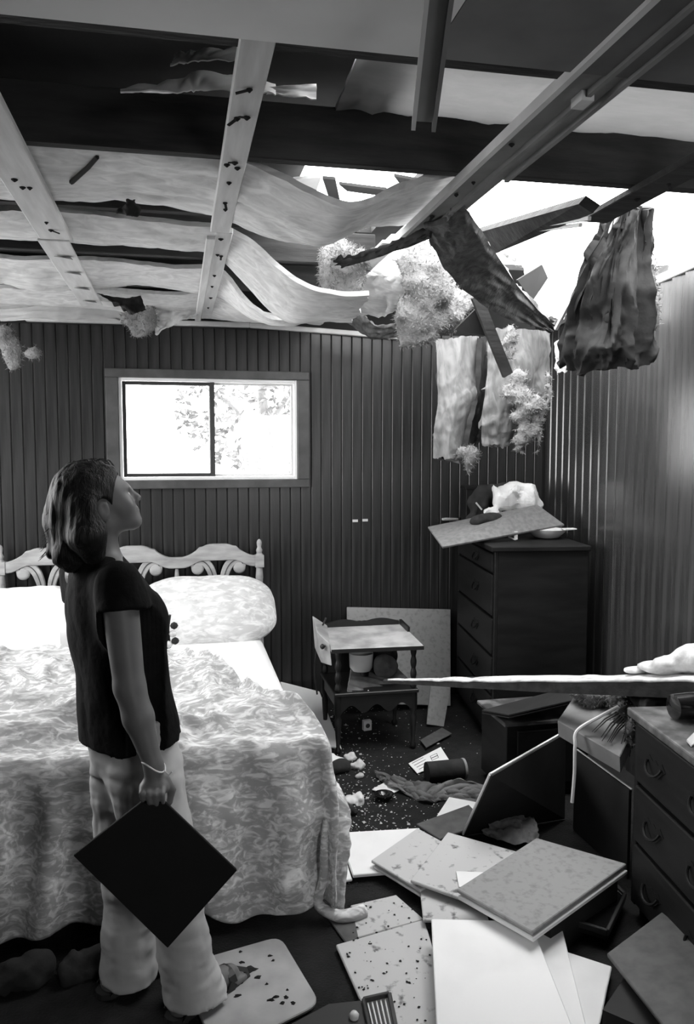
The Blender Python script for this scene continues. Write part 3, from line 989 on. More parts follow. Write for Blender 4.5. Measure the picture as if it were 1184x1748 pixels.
# white wool lit by the sky, sloping behind the diagonal batt
sheet('insulation_batt', [[P(835, 430, Y=3.9), P(880, 455, Y=3.8), P(905, 540, Y=3.9)], [P(900, 400, Y=4.0), P(930, 440, Y=3.9), P(930, 548, Y=3.9)], [P(975, 380, Y=4.1), P(990, 440, Y=4.0), P(955, 550, Y=3.95)], [P(1040, 362, Y=4.2), P(1025, 420, Y=4.1), P(985, 520, Y=4.0)]], M['linen'], .03, nu=40, nv=40, amp=.02, freq=(6, 6), jag=(.12, .05, .05, .1), seed=9,
      label='blown-out white wool batt sloping under the open sky', cat='insulation', group=BG)
rq = [P(820, 388, Y=3.25), P(1000, 334, Y=2.37), P(1024, 350, Y=2.37), P(848, 425, Y=3.25)]
build('fallen_rafter', MB().slab(rq, .035), M['joist'], label='broken dark rafter slanting down from the deep joist against the sky', cat='beam')
ru = lambda t, w: (rq[0] * (1 - t) + rq[1] * t) * (1 - w) + (rq[3] * (1 - t) + rq[2] * t) * w - EZ * .040
build('white_lath', MB().bar(ru(.60, .25), ru(.95, .75), .012, .012), M['whitetrim'], label='thin white lath on the broken rafter, upper of two', cat='lath')
build('white_lath', MB().bar(ru(.58, .45), ru(.86, .95), .012, .012), M['whitetrim'], label='thin white lath on the broken rafter, lower of two', cat='lath')
build('roof_scrap', MB().slab([P(880, 478, Y=3.6), P(922, 452, Y=3.6), P(932, 475, Y=3.62), P(905, 515, Y=3.62)], .015), M['roof'], label='black square scrap stuck in the white wool', cat='wood scrap')
build('roof_scrap', MB().slab([P(775, 562, Y=3.6), P(815, 522, Y=3.55), P(830, 535, Y=3.55), P(828, 572, Y=3.6)], .012), M['roof'], label='black shard beside the big wool clump', cat='wood scrap')
build('hanging_lath', MB().bar(P(812, 505, Y=3.5), P(866, 640, Y=3.6), .05, .02, up=(0, -1, 0)), M['joist'], label='dark lath hanging slantwise in front of the torn batts', cat='lath')
build('bright_trim', MB().bar(P(1064, 352, Y=3.0), P(985, 492, Y=3.2), .014, .014).bar(P(985, 492, Y=3.2), P(948, 562, Y=3.35), .014, .014), M['whitetrim'], label='thin bright metal strip hanging bent down from the joist', cat='strip')

# A: hanging paper batt, left
A_ = sheet('insulation_batt', [[P(743, 578, Y=4.45), P(780, 572, Y=4.40), P(817, 574, Y=4.45)], [P(746, 640, Y=4.42), P(782, 640, Y=4.37), P(815, 640, Y=4.42)], [P(746, 690, Y=4.4), P(780, 690, Y=4.33), P(812, 672, Y=4.38)], [P(740, 740, Y=4.38), P(775, 740, Y=4.33), P(800, 730, Y=4.38)], [P(738, 785, Y=4.38), P(770, 790, Y=4.34), P(795, 798, Y=4.38)]], M['kraft'], .07, nu=60, nv=30, amp=.010, freq=(5, 3), jag=(.02, .05, .02, .02), seed=21, jf=14,
      label='pale paper-faced batt hanging straight down, leftmost in the corner', cat='insulation', group=BG)
# its side, dark
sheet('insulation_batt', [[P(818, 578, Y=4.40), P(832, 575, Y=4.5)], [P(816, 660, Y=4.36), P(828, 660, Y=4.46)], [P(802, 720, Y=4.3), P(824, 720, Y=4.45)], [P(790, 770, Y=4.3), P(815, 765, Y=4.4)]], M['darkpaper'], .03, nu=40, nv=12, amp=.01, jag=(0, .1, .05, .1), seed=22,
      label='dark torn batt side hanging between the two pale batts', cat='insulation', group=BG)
# B: second hanging batt with the torn wool
sheet('insulation_batt', [[P(830, 560, Y=4.25), P(885, 560, Y=4.2), P(938, 565, Y=4.3)], [P(830, 630, Y=4.22), P(885, 630, Y=4.16), P(936, 630, Y=4.3)], [P(824, 690, Y=4.2), P(880, 690, Y=4.15), P(930, 680, Y=4.3)], [P(820, 730, Y=4.2), P(865, 730, Y=4.16), P(910, 715, Y=4.28)], [P(822, 765, Y=4.22), P(860, 765, Y=4.2), P(885, 755, Y=4.25)]], M['kraft'], .06, nu=60, nv=40, amp=.016, freq=(5, 4), jag=(.02, .08, .02, .05), seed=23, jf=12,
      label='pale paper-faced batt with torn wool hanging beside the corner', cat='insulation', group=BG)
lump('wool_clump', [(P(885, 645, Y=4.05), (.06, .04, .05)), (P(880, 668, Y=4.05), (.10, .05, .07)), (P(905, 690, Y=4.05), (.10, .05, .08)), (P(890, 710, Y=4.05), (.08, .05, .06)), (P(900, 735, Y=4.05), (.08, .04, .06)), (P(915, 715, Y=4.1), (.04, .04, .12)), (P(885, 755, Y=4.05), (.05, .03, .05)), (P(917, 755, Y=4.1), (.015, .02, .08)), (P(870, 585, Y=4.08), (.05, .04, .11)), (P(935, 660, Y=4.1), (.03, .03, .10))], M['fluff'], .011,
     'torn wool bulging out of the hanging batt beside the corner', 'insulation', BG, amp=.020, freq=17, k=.03, kind=ridge)
lump('wool_tuft', [(P(800, 788, Y=4.3), (.025, .02, .07)), (P(790, 772, Y=4.3), (.04, .02, .03)), (P(808, 775, Y=4.3), (.03, .02, .04))], M['fluff'], .010, 'small tuft at the foot of the leftmost hanging batt', 'insulation', BG, amp=.012, freq=22)
# F: big dark crumpled sheet hanging at the right
ctrl = [[P(1062, 350, Y=3.05), P(1078, 350, Y=3.0), P(1096, 352, Y=3.05)],
        [P(1020, 420, Y=3.1), P(1060, 420, Y=3.05), P(1098, 410, Y=3.1)],
        [P(985, 490, Y=3.2), P(1050, 490, Y=3.05), P(1105, 480, Y=3.12)],
        [P(965, 545, Y=3.3), P(1045, 550, Y=3.08), P(1112, 545, Y=3.15)],
        [P(955, 590, Y=3.35), P(1040, 600, Y=3.1), P(1112, 590, Y=3.15)],
        [P(965, 628, Y=3.4), P(1035, 635, Y=3.15), P(1116, 624, Y=3.15)]]
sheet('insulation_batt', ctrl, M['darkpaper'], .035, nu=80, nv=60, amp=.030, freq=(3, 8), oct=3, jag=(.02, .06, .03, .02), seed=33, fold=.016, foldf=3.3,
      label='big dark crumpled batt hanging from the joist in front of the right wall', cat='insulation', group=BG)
sheet('torn_paper', [[P(945, 580, Y=3.9), P(950, 645, Y=3.9)], [P(965, 575, Y=3.85), P(965, 640, Y=3.85)], [P(978, 588, Y=3.85), P(975, 610, Y=3.85)]], M['paper'], .006, nu=20, nv=20, amp=.012, jag=(0, .1, .1, .15),
      label='pale scrap of facing at the foot of the bright metal strip', cat='paper')
lump('wool_tuft', [(P(1112, 480, Y=3.2), (.02, .03, .12)), (P(1110, 530, Y=3.2), (.03, .03, .10)), (P(1118, 500, Y=3.25), (.02, .02, .06))], M['fluff'], .01, 'grey wool rim along the right edge of the dark crumpled batt', 'insulation', BG, amp=.012, freq=24)
build('roof_scrap', MB().slab([P(1108, 455, Y=3.6), P(1140, 452, Y=3.5), P(1138, 466, Y=3.45), P(1112, 482, Y=3.5)], .01), M['roof'], label='dark torn scrap on top of the right wall', cat='wood scrap')
# ================================================================== BED
bed = thing('bed', (-.27, 3.9, 0), 'unmade double bed with a carved scroll headboard against the panelled wall', 'bed')
HY = 5.02
hb = thing('headboard', (-.27, HY, .3))
hb.parent = bed
hb.location = np.array((-.27, HY, .3)) - WORLD_LOC[bed.name]
PER = 1.52 / 3


def og(t):
    return 0.5 + 0.5 * math.cos(math.pi * min(1, max(0, t)))


xs = np.linspace(-1.01, .47, 73)
top, bot = [], []
for x_ in xs:
    c = -1.03 + PER * (math.floor((x_ + 1.03) / PER) + .5)
    t = abs(x_ - c) / (PER / 2)
    e = og((t - .15) / .75)
    top.append((x_, .998 + .078 * e + (.008 if .42 < t < .5 else 0)))
    bot.append((x_, .932 + .042 * og((t - .35) / .5)))
# rail built as one prism strip of quads
mb = MB()
N_ = len(xs)
V = [(x_, HY - .022, z) for x_, z in top] + [(x_, HY - .022, z) for x_, z in bot] + [(x_, HY + .022, z) for x_, z in top] + [(x_, HY + .022, z) for x_, z in bot]
F = []
for i in range(N_ - 1):
    F += [(N_ + i, N_ + i + 1, i + 1, i), (2 * N_ + i, 2 * N_ + i + 1, 3 * N_ + i + 1, 3 * N_ + i), (i, i + 1, 2 * N_ + i + 1, 2 * N_ + i), (N_ + i + 1, N_ + i, 3 * N_ + i, 3 * N_ + i + 1)]
F += [(0, 2 * N_, 3 * N_, N_), (N_ - 1, 2 * N_ - 1, 4 * N_ - 1, 3 * N_ - 1)]
build('top_rail', mb.add(V, F), M['bedwood'], hb, bevel=.004)
for px_ in (-1.03, .49):
    p = MB().lathe([(.02, .10), (.026, .3), (.022, .5), (.026, .7), (.018, .80), (.024, .86), (.019, .925)], (px_, HY, 0), 14)
    p.span((px_ - .027, HY - .027, .925), (px_ + .027, HY + .027, 1.0))
    p.lathe([(.024, 1.0), (.016, 1.012), (.02, 1.03), (.012, 1.05), (.015, 1.065), (.016, 1.08), (.011, 1.093), (.003, 1.10)], (px_, HY, 0), 14)
    build('bedpost', p, M['bedwood'], hb, smooth=True, angle=40)
for k in (0, 1):
    px_ = -1.03 + PER * (k + 1)
    build('spindle', MB().lathe([(.012, .55), (.016, .62), (.01, .66), (.02, .74), (.012, .76), (.018, .78), (.012, .82), (.016, .86), (.01, .93)], (px_, HY, 0), 12), M['bedwood'], hb, smooth=True)


def ribbon(pts, w):
    p = cr(np.array(pts), np.linspace(0, 1, 40))
    t = np.gradient(p[:, :2], axis=0)
    t /= np.linalg.norm(t, axis=1)[:, None]
    n = np.stack([-t[:, 1], t[:, 0]], 1)
    ww = p[:, 2:3] / 2
    a, b = p[:, :2] + n * ww, p[:, :2] - n * ww
    return a, b


for k in range(3):
    c = -1.03 + PER * (k + .5)
    for sgn in (-1, 1):
        a, b = ribbon([(.150, .925, .03), (.148, .952, .04), (.125, .972, .048), (.09, .968, .052), (.058, .935, .054), (.036, .88, .05), (.026, .82, .042), (.03, .77, .042), (.045, .71, .05), (.07, .64, .055)], .05)
        m2 = MB()
        n_ = len(a)
        V = [(c + sgn * q[0], HY - .016, q[1]) for q in a] + [(c + sgn * q[0], HY - .016, q[1]) for q in b] + [(c + sgn * q[0], HY + .016, q[1]) for q in a] + [(c + sgn * q[0], HY + .016, q[1]) for q in b]
        F = []
        for i in range(n_ - 1):
            q = [(n_ + i, n_ + i + 1, i + 1, i), (2 * n_ + i, 2 * n_ + i + 1, 3 * n_ + i + 1, 3 * n_ + i), (i, i + 1, 2 * n_ + i + 1, 2 * n_ + i), (n_ + i + 1, n_ + i, 3 * n_ + i, 3 * n_ + i + 1)]
            F += [z[::-1] for z in q] if sgn > 0 else q
        m2.add(V, F)
        Ry = np.array([[1, 0, 0], [0, 0, -1], [0, 1, 0]])
        m2.lathe([(.002, .022), (.02, .021), (.03, .019), (.033, .016), (.038, .014), (.038, -.016)][::-1], (c + sgn * .128, HY, .926), 18, R=Ry)
        build('lyre_scroll', m2, M['bedwood'], hb, bevel=.004)
        # incised line following the scroll
        mid = (a + b) / 2
        build('carved_line', MB().tube([(c + sgn * q[0], HY - .017, q[1]) for q in mid[4:]], .003, 5), M['casing'], hb)
    build('lyre_band', MB().span((c - .075, HY - .024, .80), (c + .075, HY + .024, .815)).span((c - .075, HY - .024, .782), (c + .075, HY + .024, .795)), M['bedwood'], hb, bevel=.003)
build('lower_panel', MB().span((-1.0, HY - .015, .3), (.46, HY + .015, .62)), M['bedwood'], hb)
build('box_spring', MB().span((-1.0, 2.86, .12), (.46, 4.96, .30)), M['linen'], bed, bevel=.02, seg=2)
build('mattress', MB().span((-1.01, 2.84, .30), (.47, 4.97, .565)), M['linen'], bed, bevel=.05, seg=4, smooth=True, angle=60)
for x_ in (-.95, .41):
    for y_ in (2.95, 4.88):
        build('bed_leg', MB().lathe([(.025, 0), (.025, .12)], (x_, y_, 0), 10), M['tabledark'], bed)

# quilt thrown back over the foot of the bed
XE, YE, ZT = .48, 2.79, .585


def yedge(a):
    return np.interp(a, [-1.5, -1.05, -.6, -.2, .02, .2, .34, .47, .6, 1.2], [4.15, 4.1, 4.0, 3.98, 3.82, 3.5, 3.12, 2.98, 2.93, 2.9])


na, nb = 210, 150
A1 = np.linspace(-1.3, XE + .40, na)
G = np.zeros((na, nb, 3))
Vv = np.linspace(0, 1, nb)
AA = np.repeat(A1[:, None], nb, 1)
ye = yedge(AA) + .05 * vnoise(np.stack([AA * 7, 0 * AA, 0 * AA], -1))
hem = .60 + .05 * vnoise(np.stack([AA * 5, 0 * AA + 4, 0 * AA], -1)) - .04 * np.clip((AA + .2), -1, 0) * 0
BB = ye - Vv[None, :] * (ye - (YE - hem))
da, db = np.maximum(AA - XE, 0), np.maximum(YE - BB, 0)
xx, yy = np.minimum(AA, XE), np.maximum(BB, YE)
drop = np.hypot(da, db)
th_ = np.arctan2(da, db)
rr = .03 + .06 * np.clip(drop / .5, 0, 1)
bend = np.clip(drop / .06, 0, 1)
q = np.stack([AA * 3.2, BB * 3.2, 0 * AA], -1)
warp = q + .5 * np.stack([vnoise(q * .8 + 3), vnoise(q * .8 + 9), 0 * AA], -1)
ontop = (drop <= 0)
edge_in = np.clip((ye - BB) / .10, 0, 1)
heap = .11 * np.exp(-(((AA + .75) / .42) ** 2 + ((BB - 3.55) / .38) ** 2)) + .10 * np.exp(-(((AA - .10) / .20) ** 2 + ((BB - 3.52) / .22) ** 2)) + .05 * np.exp(-(((AA + .3) / .5) ** 2 + ((BB - 3.1) / .25) ** 2)) + .06 * np.exp(-(((AA - .38) / .16) ** 2 + ((BB - 3.0) / .10) ** 2))
wr = .042 * ridge(warp, 3) + .022 * ridge(warp * 2.3 + 5, 2)
roll = .045 * np.exp(-((ye - BB - .07) / .05) ** 2)
H = ZT + (heap + roll + .035 + np.maximum(wr, -.03) * np.clip(1.1 - 1.2 * np.clip((2.95 - BB) / .2, 0, 1), .35, 1)) * edge_in
zt = H
fold = .026 * np.sin(AA * 26 + 2.2 * vnoise(np.stack([AA * 3, BB * 2, 0 * AA + 8], -1))) + .022 * ridge(np.stack([AA * 4.2, BB * 3.4, 0 * AA + 2], -1), 3)
out = rr * bend + fold * np.clip(drop / .25, 0, 1)
G[..., 0] = xx + np.where(drop > 0, np.sin(th_) * out, 0)
G[..., 1] = yy - np.where(drop > 0, np.cos(th_) * out, 0)
ztop_e = ZT + .04
zz = np.where(drop > 0, zt * (1 - bend) + bend * ztop_e - np.maximum(drop - .03, 0), zt)
over = np.maximum(.02 - zz, 0)
G[..., 2] = np.maximum(zz, .02)
G[..., 0] += over * np.sin(th_) * .9
G[..., 1] -= over * np.cos(th_) * .9
build('quilt', MB().grid(G[::-1], .012), M['quilt'], label='rumpled leaf-print quilt thrown back over the foot of the bed', cat='quilt', smooth=True, angle=0)
# twisted hem rolling onto the floor at the foot corner
hemp = [P(556, 1400, Y=2.72), P(553, 1450, Y=2.70), P(552, 1500, Y=2.70), (.46, 2.70, .06), (.52, 2.66, .03), (.58, 2.66, .025), (.62, 2.68, .02)]
hc = cr(np.array(hemp), np.linspace(0, 1, 30))
build('quilt_hem', MB().tube(hc, np.linspace(.012, .026, 30), 10), M['quilt'], bpy.data.objects['quilt'], smooth=True)


def pillow(c, sx, sy, th, R, name, label, seed, material, flap=None):
    n = 46
    u = np.linspace(-1, 1, n)
    U, V_ = np.meshgrid(u, u, indexing='ij')
    prof = ((1 - np.abs(U) ** 3.2) * (1 - np.abs(V_) ** 2.6)).clip(0) ** .55
    wrk = .016 * ridge(np.stack([U * 2.2 + seed, V_ * 3.1, 0 * U], -1), 3) * prof
    parts = []
    for sgn in (1, -1):
        x_ = U * sx * (1 - .16 * np.abs(V_) ** 4)
        y_ = V_ * sy * (1 - .24 * np.abs(U) ** 5)
        z_ = sgn * (th * prof * (1 if sgn > 0 else .7) + wrk)
        g = np.stack([x_, y_, z_], -1) @ np.asarray(R).T + np.array(c)
        parts.append(g if sgn > 0 else g[::-1])
    mb = MB().grid(parts[0]).grid(parts[1])
    return build(name, mb, material, None, label, 'pillow', 'pillows on the bed', smooth=True, angle=0)


pc = P(352, 1062, Y=4.74)
pillow((pc[0], 4.75, .71), .41, .245, .135, rotax((1, 0, 0), math.radians(38)), 'pillow', 'plump printed pillow on the bed right of the woman', 3.1, M['pillowcase'])
pillow((-.83, 4.72, .70), .38, .24, .13, rotz(.06) @ rotax((1, 0, 0), math.radians(30)), 'pillow', 'glaring white pillow with a turned-up corner at the left of the bed', 8.4, M['linen'])
sheet('pillow_corner', [[P(25, 1020, Y=4.8), P(30, 1048, Y=4.75)], [P(45, 1018, Y=4.8), P(45, 1046, Y=4.72)], [P(66, 1026, Y=4.8), P(64, 1040, Y=4.75)]], M['linen'], .02, nu=14, nv=10, amp=.006, parent=bpy.data.objects['pillow.001'])
build('ceiling_board', MB().slab([P(-40, 1112, Z=.70), P(104, 1106, Z=.68), P(104, 1078, Z=.70), P(-40, 1075, Z=.74)], .018), M['whitetile'], label='white ceiling board lying flat on the bed behind the woman', cat='board', group='fallen ceiling boards', bevel=.002)
# knobbly dark ornament standing on the bed
orn = thing('ornament', P(285, 1105, Y=4.0), 'small dark knobbly ornament standing on the bed before the pillow', 'ornament')
mb = MB().tube([P(285, 1106, Y=4.0), P(284, 1075, Y=4.0), P(287, 1052, Y=4.0)], [.02, .014, .012], 8)
mb.bar(P(284, 1085, Y=3.99), P(290, 1050, Y=3.99), .028, .012)
build('stem', mb, M['darkcloth'], orn)
for i, (a, b) in enumerate(((270, 1068), (275, 1080), (297, 1068), (295, 1082), (272, 1095), (299, 1094), (288, 1100), (276, 1102))):
    s0 = P(a, b, Y=3.98)
    build('knob', MB().lathe([(.003, -.018), (.014, -.012), (.02, 0), (.014, .012), (.003, .018)], s0, 8), M['darkcloth'] if i % 3 else M['porcelain'], orn, smooth=True)

# ================================================================== NIGHTSTAND
ns = thing('nightstand', (1.04, 4.32, 0), 'two-tier dark nightstand with a dusty pale top and scalloped rail', 'nightstand')
nx0, nx1, ny0, ny1 = .80, 1.285, 4.17, 4.62
tz = .595
build('table_top', MB().hexa([(nx0 - .012, ny0, tz - .022), (nx1 + .012, ny0 - .02, tz - .022), (nx1 + .015, ny1, tz + .0), (nx0 + .01, ny1, tz + .0)], [(nx0 - .012, ny0, tz), (nx1 + .012, ny0 - .02, tz), (nx1 + .015, ny1, tz + .022), (nx0 + .01, ny1, tz + .022)]), M['tabletop'], ns, bevel=.004)
build('table_edge', MB().bar((nx0 - .012, ny0 - .004, tz - .014), (nx1 + .012, ny0 - .024, tz - .014), .008, .02), M['tabledark'], ns)
ol = [(nx0 + .03, 0)] + [(nx0 + .03 + .45 * t, .022 + .02 * abs(math.sin(t * math.pi * 2)) ** 1.3 + (.006 if .45 < t < .55 else 0)) for t in np.linspace(0, 1, 31)] + [(nx0 + .48, 0)]
build('gallery_rail', MB().prism(ol, (0, ny1 - .012, tz + .02), (1, 0, 0), (0, 0, 1), .018), M['tabledark'], ns)
build('side_rail', MB().bar((nx1 + .006, ny1 - .02, tz + .035), (nx1 + .006, ny1 - .2, tz + .025), .014, .03), M['tabledark'], ns)
dr = build('drawer', MB().hexa([(nx0 - .05, ny0 + .10, tz - .10), (nx0 - .005, ny0 + .02, tz - .10), (nx0 + .03, ny1 - .1, tz - .10), (nx0 - .03, ny1 - .02, tz - .10)], [(nx0 - .07, ny0 + .12, tz + .07), (nx0 - .015, ny0 + .03, tz + .02), (nx0 + .03, ny1 - .1, tz + .05), (nx0 - .04, ny1, tz + .09)]), M['tabletop'], ns, label='pale drawer end with a dark knob', bevel=.004)
build('knob', MB().lathe([(.004, 0), (.014, .01), (.016, .018), (.008, .026), (.002, .028)], (nx0 - .035, ny0 + .06, tz + .0), 10, R=rotax((0, 1, 0), -math.pi / 2)), M['tabledark'], dr, smooth=True)
sz = .345
build('shelf', MB().span((nx0 + .005, ny0, sz - .02), (nx1 - .005, ny1, sz)), M['tabledark'], ns, bevel=.004)
ap = [(nx0 + .03, .02)] + [(nx0 + .03 + (nx1 - nx0 - .06) * t, -.055 - .022 * math.cos(t * math.pi * 6)) for t in np.linspace(0, 1, 41)] + [(nx1 - .03, .02)]
build('apron', MB().prism(ap, (0, ny0 + .03, sz - .04), (1, 0, 0), (0, 0, 1), .018), M['tabledark'], ns)
build('side_apron', MB().span((nx0 + .02, ny0 + .04, sz - .09), (nx0 + .035, ny1 - .04, sz - .02)), M['tabledark'], ns)
build('side_apron', MB().span((nx1 - .035, ny0 + .04, sz - .09), (nx1 - .02, ny1 - .04, sz - .02)), M['tabledark'], ns)
for (x_, y_) in ((nx0 + .03, ny0 + .03), (nx1 - .03, ny0 + .03), (nx0 + .03, ny1 - .03), (nx1 - .03, ny1 - .03)):
    pr = [(.012, sz)] + [(.011 + .007 * abs(math.sin(z * 48)), z) for z in np.linspace(sz + .01, tz - .03, 28)] + [(.012, tz - .02)]
    build('spindle', MB().lathe(pr, (x_, y_, 0), 10), M['tabledark'], ns, smooth=True)
    build('leg', MB().lathe([(.010, 0), (.017, .01), (.018, .025), (.010, .04), (.016, .12), (.02, .19), (.013, .21), (.022, .23), (.023, sz - .02)], (x_, y_, 0), 12), M['tabledark'], ns, smooth=True)
mbp = MB()
build('back_panel', MB().span((nx0 + .04, ny1 - .03, sz), (nx1 - .04, ny1 - .02, tz)), M['tabledark'], ns)
bw_ = thing('bowl', (P(616, 1135, Y=4.4)[0], 4.40, sz), 'white straight-sided bowl on the nightstand shelf', 'bowl')
build('bowl_body', MB().lathe([(.055, 0), (.066, .02), (.07, .10), (.066, .10), (.06, .03), (.01, .02)], (WORLD_LOC[bw_.name][0], 4.40, sz + .06), 20), M['porcelain'], bw_, smooth=True, angle=40)
build('bowl_stand', MB().lathe([(.06, 0), (.05, .03), (.045, .06)], (WORLD_LOC[bw_.name][0], 4.40, sz), 16), M['tabledark'], bw_, smooth=True)
g0 = P(654, 1132, Y=4.33)
lump('bundled_bag', [(g0 + np.array((0, 0, .0)), (.055, .05, .05)), (g0 + np.array((.03, .02, -.03)), (.06, .05, .06)), (g0 + np.array((-.02, .0, -.03)), (.03, .03, .04))], M['greycloth'], .008, 'round grey cloth bundle beside the bowl on the nightstand shelf', 'bag', amp=.006)
build('folded_cloth', MB().grid(patch([[P(592, 1180, Y=4.2), P(600, 1135, Y=4.42)], [P(640, 1184, Y=4.2), P(640, 1145, Y=4.42)], [P(700, 1186, Y=4.2), P(690, 1150, Y=4.42)]], 50, 40, .01, .0, fold=.006, foldf=4.5), .01), M['greycloth'], label='ribbed grey cloth spread over the nightstand shelf', cat='cloth', smooth=True, angle=0)
build('paper_scrap', MB().slab([P(622, 1182, Y=4.19), P(629, 1178, Y=4.2), P(631, 1182, Y=4.19), P(625, 1186, Y=4.18)], .006), M['whitetile'], label='tiny white scrap on the front of the nightstand shelf', cat='scrap')
cd = [P(556, 1055, Y=4.45), P(548, 1075, Y=4.5), P(540, 1110, Y=4.55), P(537, 1150, Y=4.6), P(541, 1185, Y=4.5)]
build('lamp_cord', MB().tube(cr(np.array(cd), np.linspace(0, 1, 24)), .005, 6), M['darkmetal'], label='thin dark cord looping down the left side of the nightstand', cat='cord', smooth=True)

# ================================================================== CHEST OF DRAWERS
CA = np.array([1.665, 4.055, 0.0])
CHH, CHW, CHD = 1.14, .92, .52


def chest_drawers(name, O, L, D, Hh, rows, label, cat, handles, topmat, near_is_origin=True, xd=None):
    """O floor corner, L along the front (direction xd), D into the wall (RN), rows of drawer z-spans"""
    xd = RD if xd is None else xd
    c0 = O + xd * L / 2 + RN * D / 2
    t = thing(name, c0, label, cat)
    build('case', MB().fbox(O, xd, RN, EZ, (0.0, .018, .05), (L, D, Hh - .03)), M['chest'], t, bevel=.003)
    build('plinth', MB().fbox(O, xd, RN, EZ, (.01, .03, 0), (L - .01, D - .01, .05)), M['chest'], t)
    build('top_board', MB().fbox(O, xd, RN, EZ, (-.02, -.025, Hh - .03), (L + .02, D + .005, Hh)), topmat, t, bevel=.006, seg=2)
    for s0, s1 in ((0, .028), (L - .028, L)):
        build('corner_post', MB().fbox(O, xd, RN, EZ, (s0, .0, .05), (s1, .02, Hh - .03)), M['drawer'], t, bevel=.003)
    for i, (a, b, s0, s1) in enumerate(rows):
        d = build('drawer', MB().fbox(O, xd, RN, EZ, (s0, -.008, a + .008), (s1, .02, b - .008)), M['drawer'], t, bevel=.006, seg=2)
        for hs in handles(s0, s1):
            ctr = O + xd * hs + RN * -.01 + EZ * (a + b) / 2
            w_ = .05
            pts = [ctr + xd * (w_ * math.cos(q)) + RN * (-.018 * math.sin(min(q, math.pi - q) * 1.0) - .004) + EZ * (-.035 * math.sin(q) + .012) for q in np.linspace(0, math.pi, 11)]
            build('bail_handle', MB().tube(pts, .005, 6), M['handle'], d, smooth=True)
            pl = [(-.07, .01), (-.045, .03), (-.02, .016), (0, .026), (.02, .016), (.045, .03), (.07, .01), (.04, -.012), (.02, -.03), (0, -.022), (-.02, -.03), (-.04, -.012)]
            build('handle_plate', MB().prism([(p_[0], p_[1]) for p_ in pl], ctr + RN * .003, -xd, EZ, .003), M['handle'], d)
    return t


zrow = [1.10, .985, .745, .53, .31, .07]
chest_drawers('chest_of_drawers', CA, CHW, CHD, CHH, [(zrow[i + 1], zrow[i], .03, CHW - .03) for i in range(5)], 'tall dark chest of drawers in the corner by the right wall, littered on top', 'chest of drawers', lambda a, b: [a + .40 * (b - a)], M['chest'])
# things on the chest
build('ceiling_board', MB().slab([P(730, 899, Z=1.205), P(917, 861, Z=1.335), P(963, 895, Z=1.225), P(755, 933, Z=1.135)], .012), M['shadowtile'], label='grey ceiling board tilted on top of the tall chest of drawers', cat='board', group='fallen ceiling boards', bevel=.002)
lump('plastic_bag', [(P(862, 855, Y=4.62), (.12, .09, .09)), (P(895, 848, Y=4.62), (.12, .09, .10)), (P(885, 832, Y=4.65), (.08, .07, .06)), (P(838, 872, Y=4.6), (.06, .06, .05)), (P(915, 865, Y=4.6), (.07, .06, .08)), (P(870, 885, Y=4.6), (.12, .10, .06))], M['whitecloth'], .017, 'crumpled white plastic bag heaped on the tall chest of drawers', 'bag', amp=.026, freq=9, kind=ridge, k=.01, smooth=False, rel=0)
lump('dark_garment', [(P(835, 845, Y=4.8), (.12, .06, .06)), (P(815, 860, Y=4.8), (.08, .06, .07)), (P(860, 832, Y=4.75), (.08, .05, .03)), (P(825, 885, Y=4.8), (.12, .08, .06))], M['darkcloth'], .012, 'dark cloth bunched behind the white bag on the tall chest', 'cloth', amp=.02, freq=14)
build('storage_box', MB().box(P(812, 868, Y=4.86), (.16, .14, .26), rotz(-.12)).box(P(812, 840, Y=4.86) + np.array((0, 0, .03)), (.17, .15, .02), rotz(-.12)), M['chest'], label='small dark box at the back of the tall chest of drawers', cat='box', bevel=.003)
lump('foam_lump', [(P(825, 888, Y=4.38), (.075, .04, .03)), (P(840, 885, Y=4.40), (.07, .04, .033)), (P(812, 891, Y=4.38), (.03, .03, .02))], M['darkcloth'], .007, 'dark flat-bottomed lump resting on the tilted grey board', 'lump', amp=.008, freq=22)
dz = P(938, 908, Y=4.32)
ds = build('dish', MB().lathe([(.03, 0), (.07, .008), (.105, .04), (.115, .055), (.108, .055), (.09, .03), (.05, .015), (.005, .013)], (dz[0], 4.36, CHH), 24).slab([(dz[0] + .09, 4.33, CHH + .052), (dz[0] + .16, 4.30, CHH + .06), (dz[0] + .15, 4.33, CHH + .062), (dz[0] + .10, 4.38, CHH + .056)], .006), M['porcelain'], label='shallow white dish at the right end of the tall chest of drawers', cat='dish', smooth=True, angle=45)
build('bracket', MB().bar(P(880, 907, Y=4.25), P(880, 921, Y=4.25), .02, .006, up=(0, 1, 0)).bar(P(880, 921, Y=4.25), P(868, 916, Y=4.28), .02, .006), M['whitetrim'], label='little white bracket on the front edge of the tall chest', cat='bracket')
for i, (q, mt) in enumerate((([(752, 884), (775, 880), (782, 888), (755, 890)], 'whitetile'), ([(780, 880), (800, 876), (806, 886), (784, 888)], 'darkcloth'), ([(802, 872), (816, 868), (814, 882), (803, 880)], 'whitecloth'))):
    build('paper_scrap', MB().slab([P(a, b, Z=1.19 + .008 * i) + np.array((0, 0, .006 * k)) for k, (a, b) in enumerate(q)], .012), M[mt], label=('white scrap at the far left of the tall chest top', 'dark scrap behind the tilted grey board', 'crumpled pale scrap beside the dark lump on the tilted board')[i], cat='scrap')
build('white_stick', MB().bar(P(812, 858, Y=4.5), P(822, 870, Y=4.5), .008, .008), M['whitetrim'], label='short white stick poking up before the white bag', cat='stick')

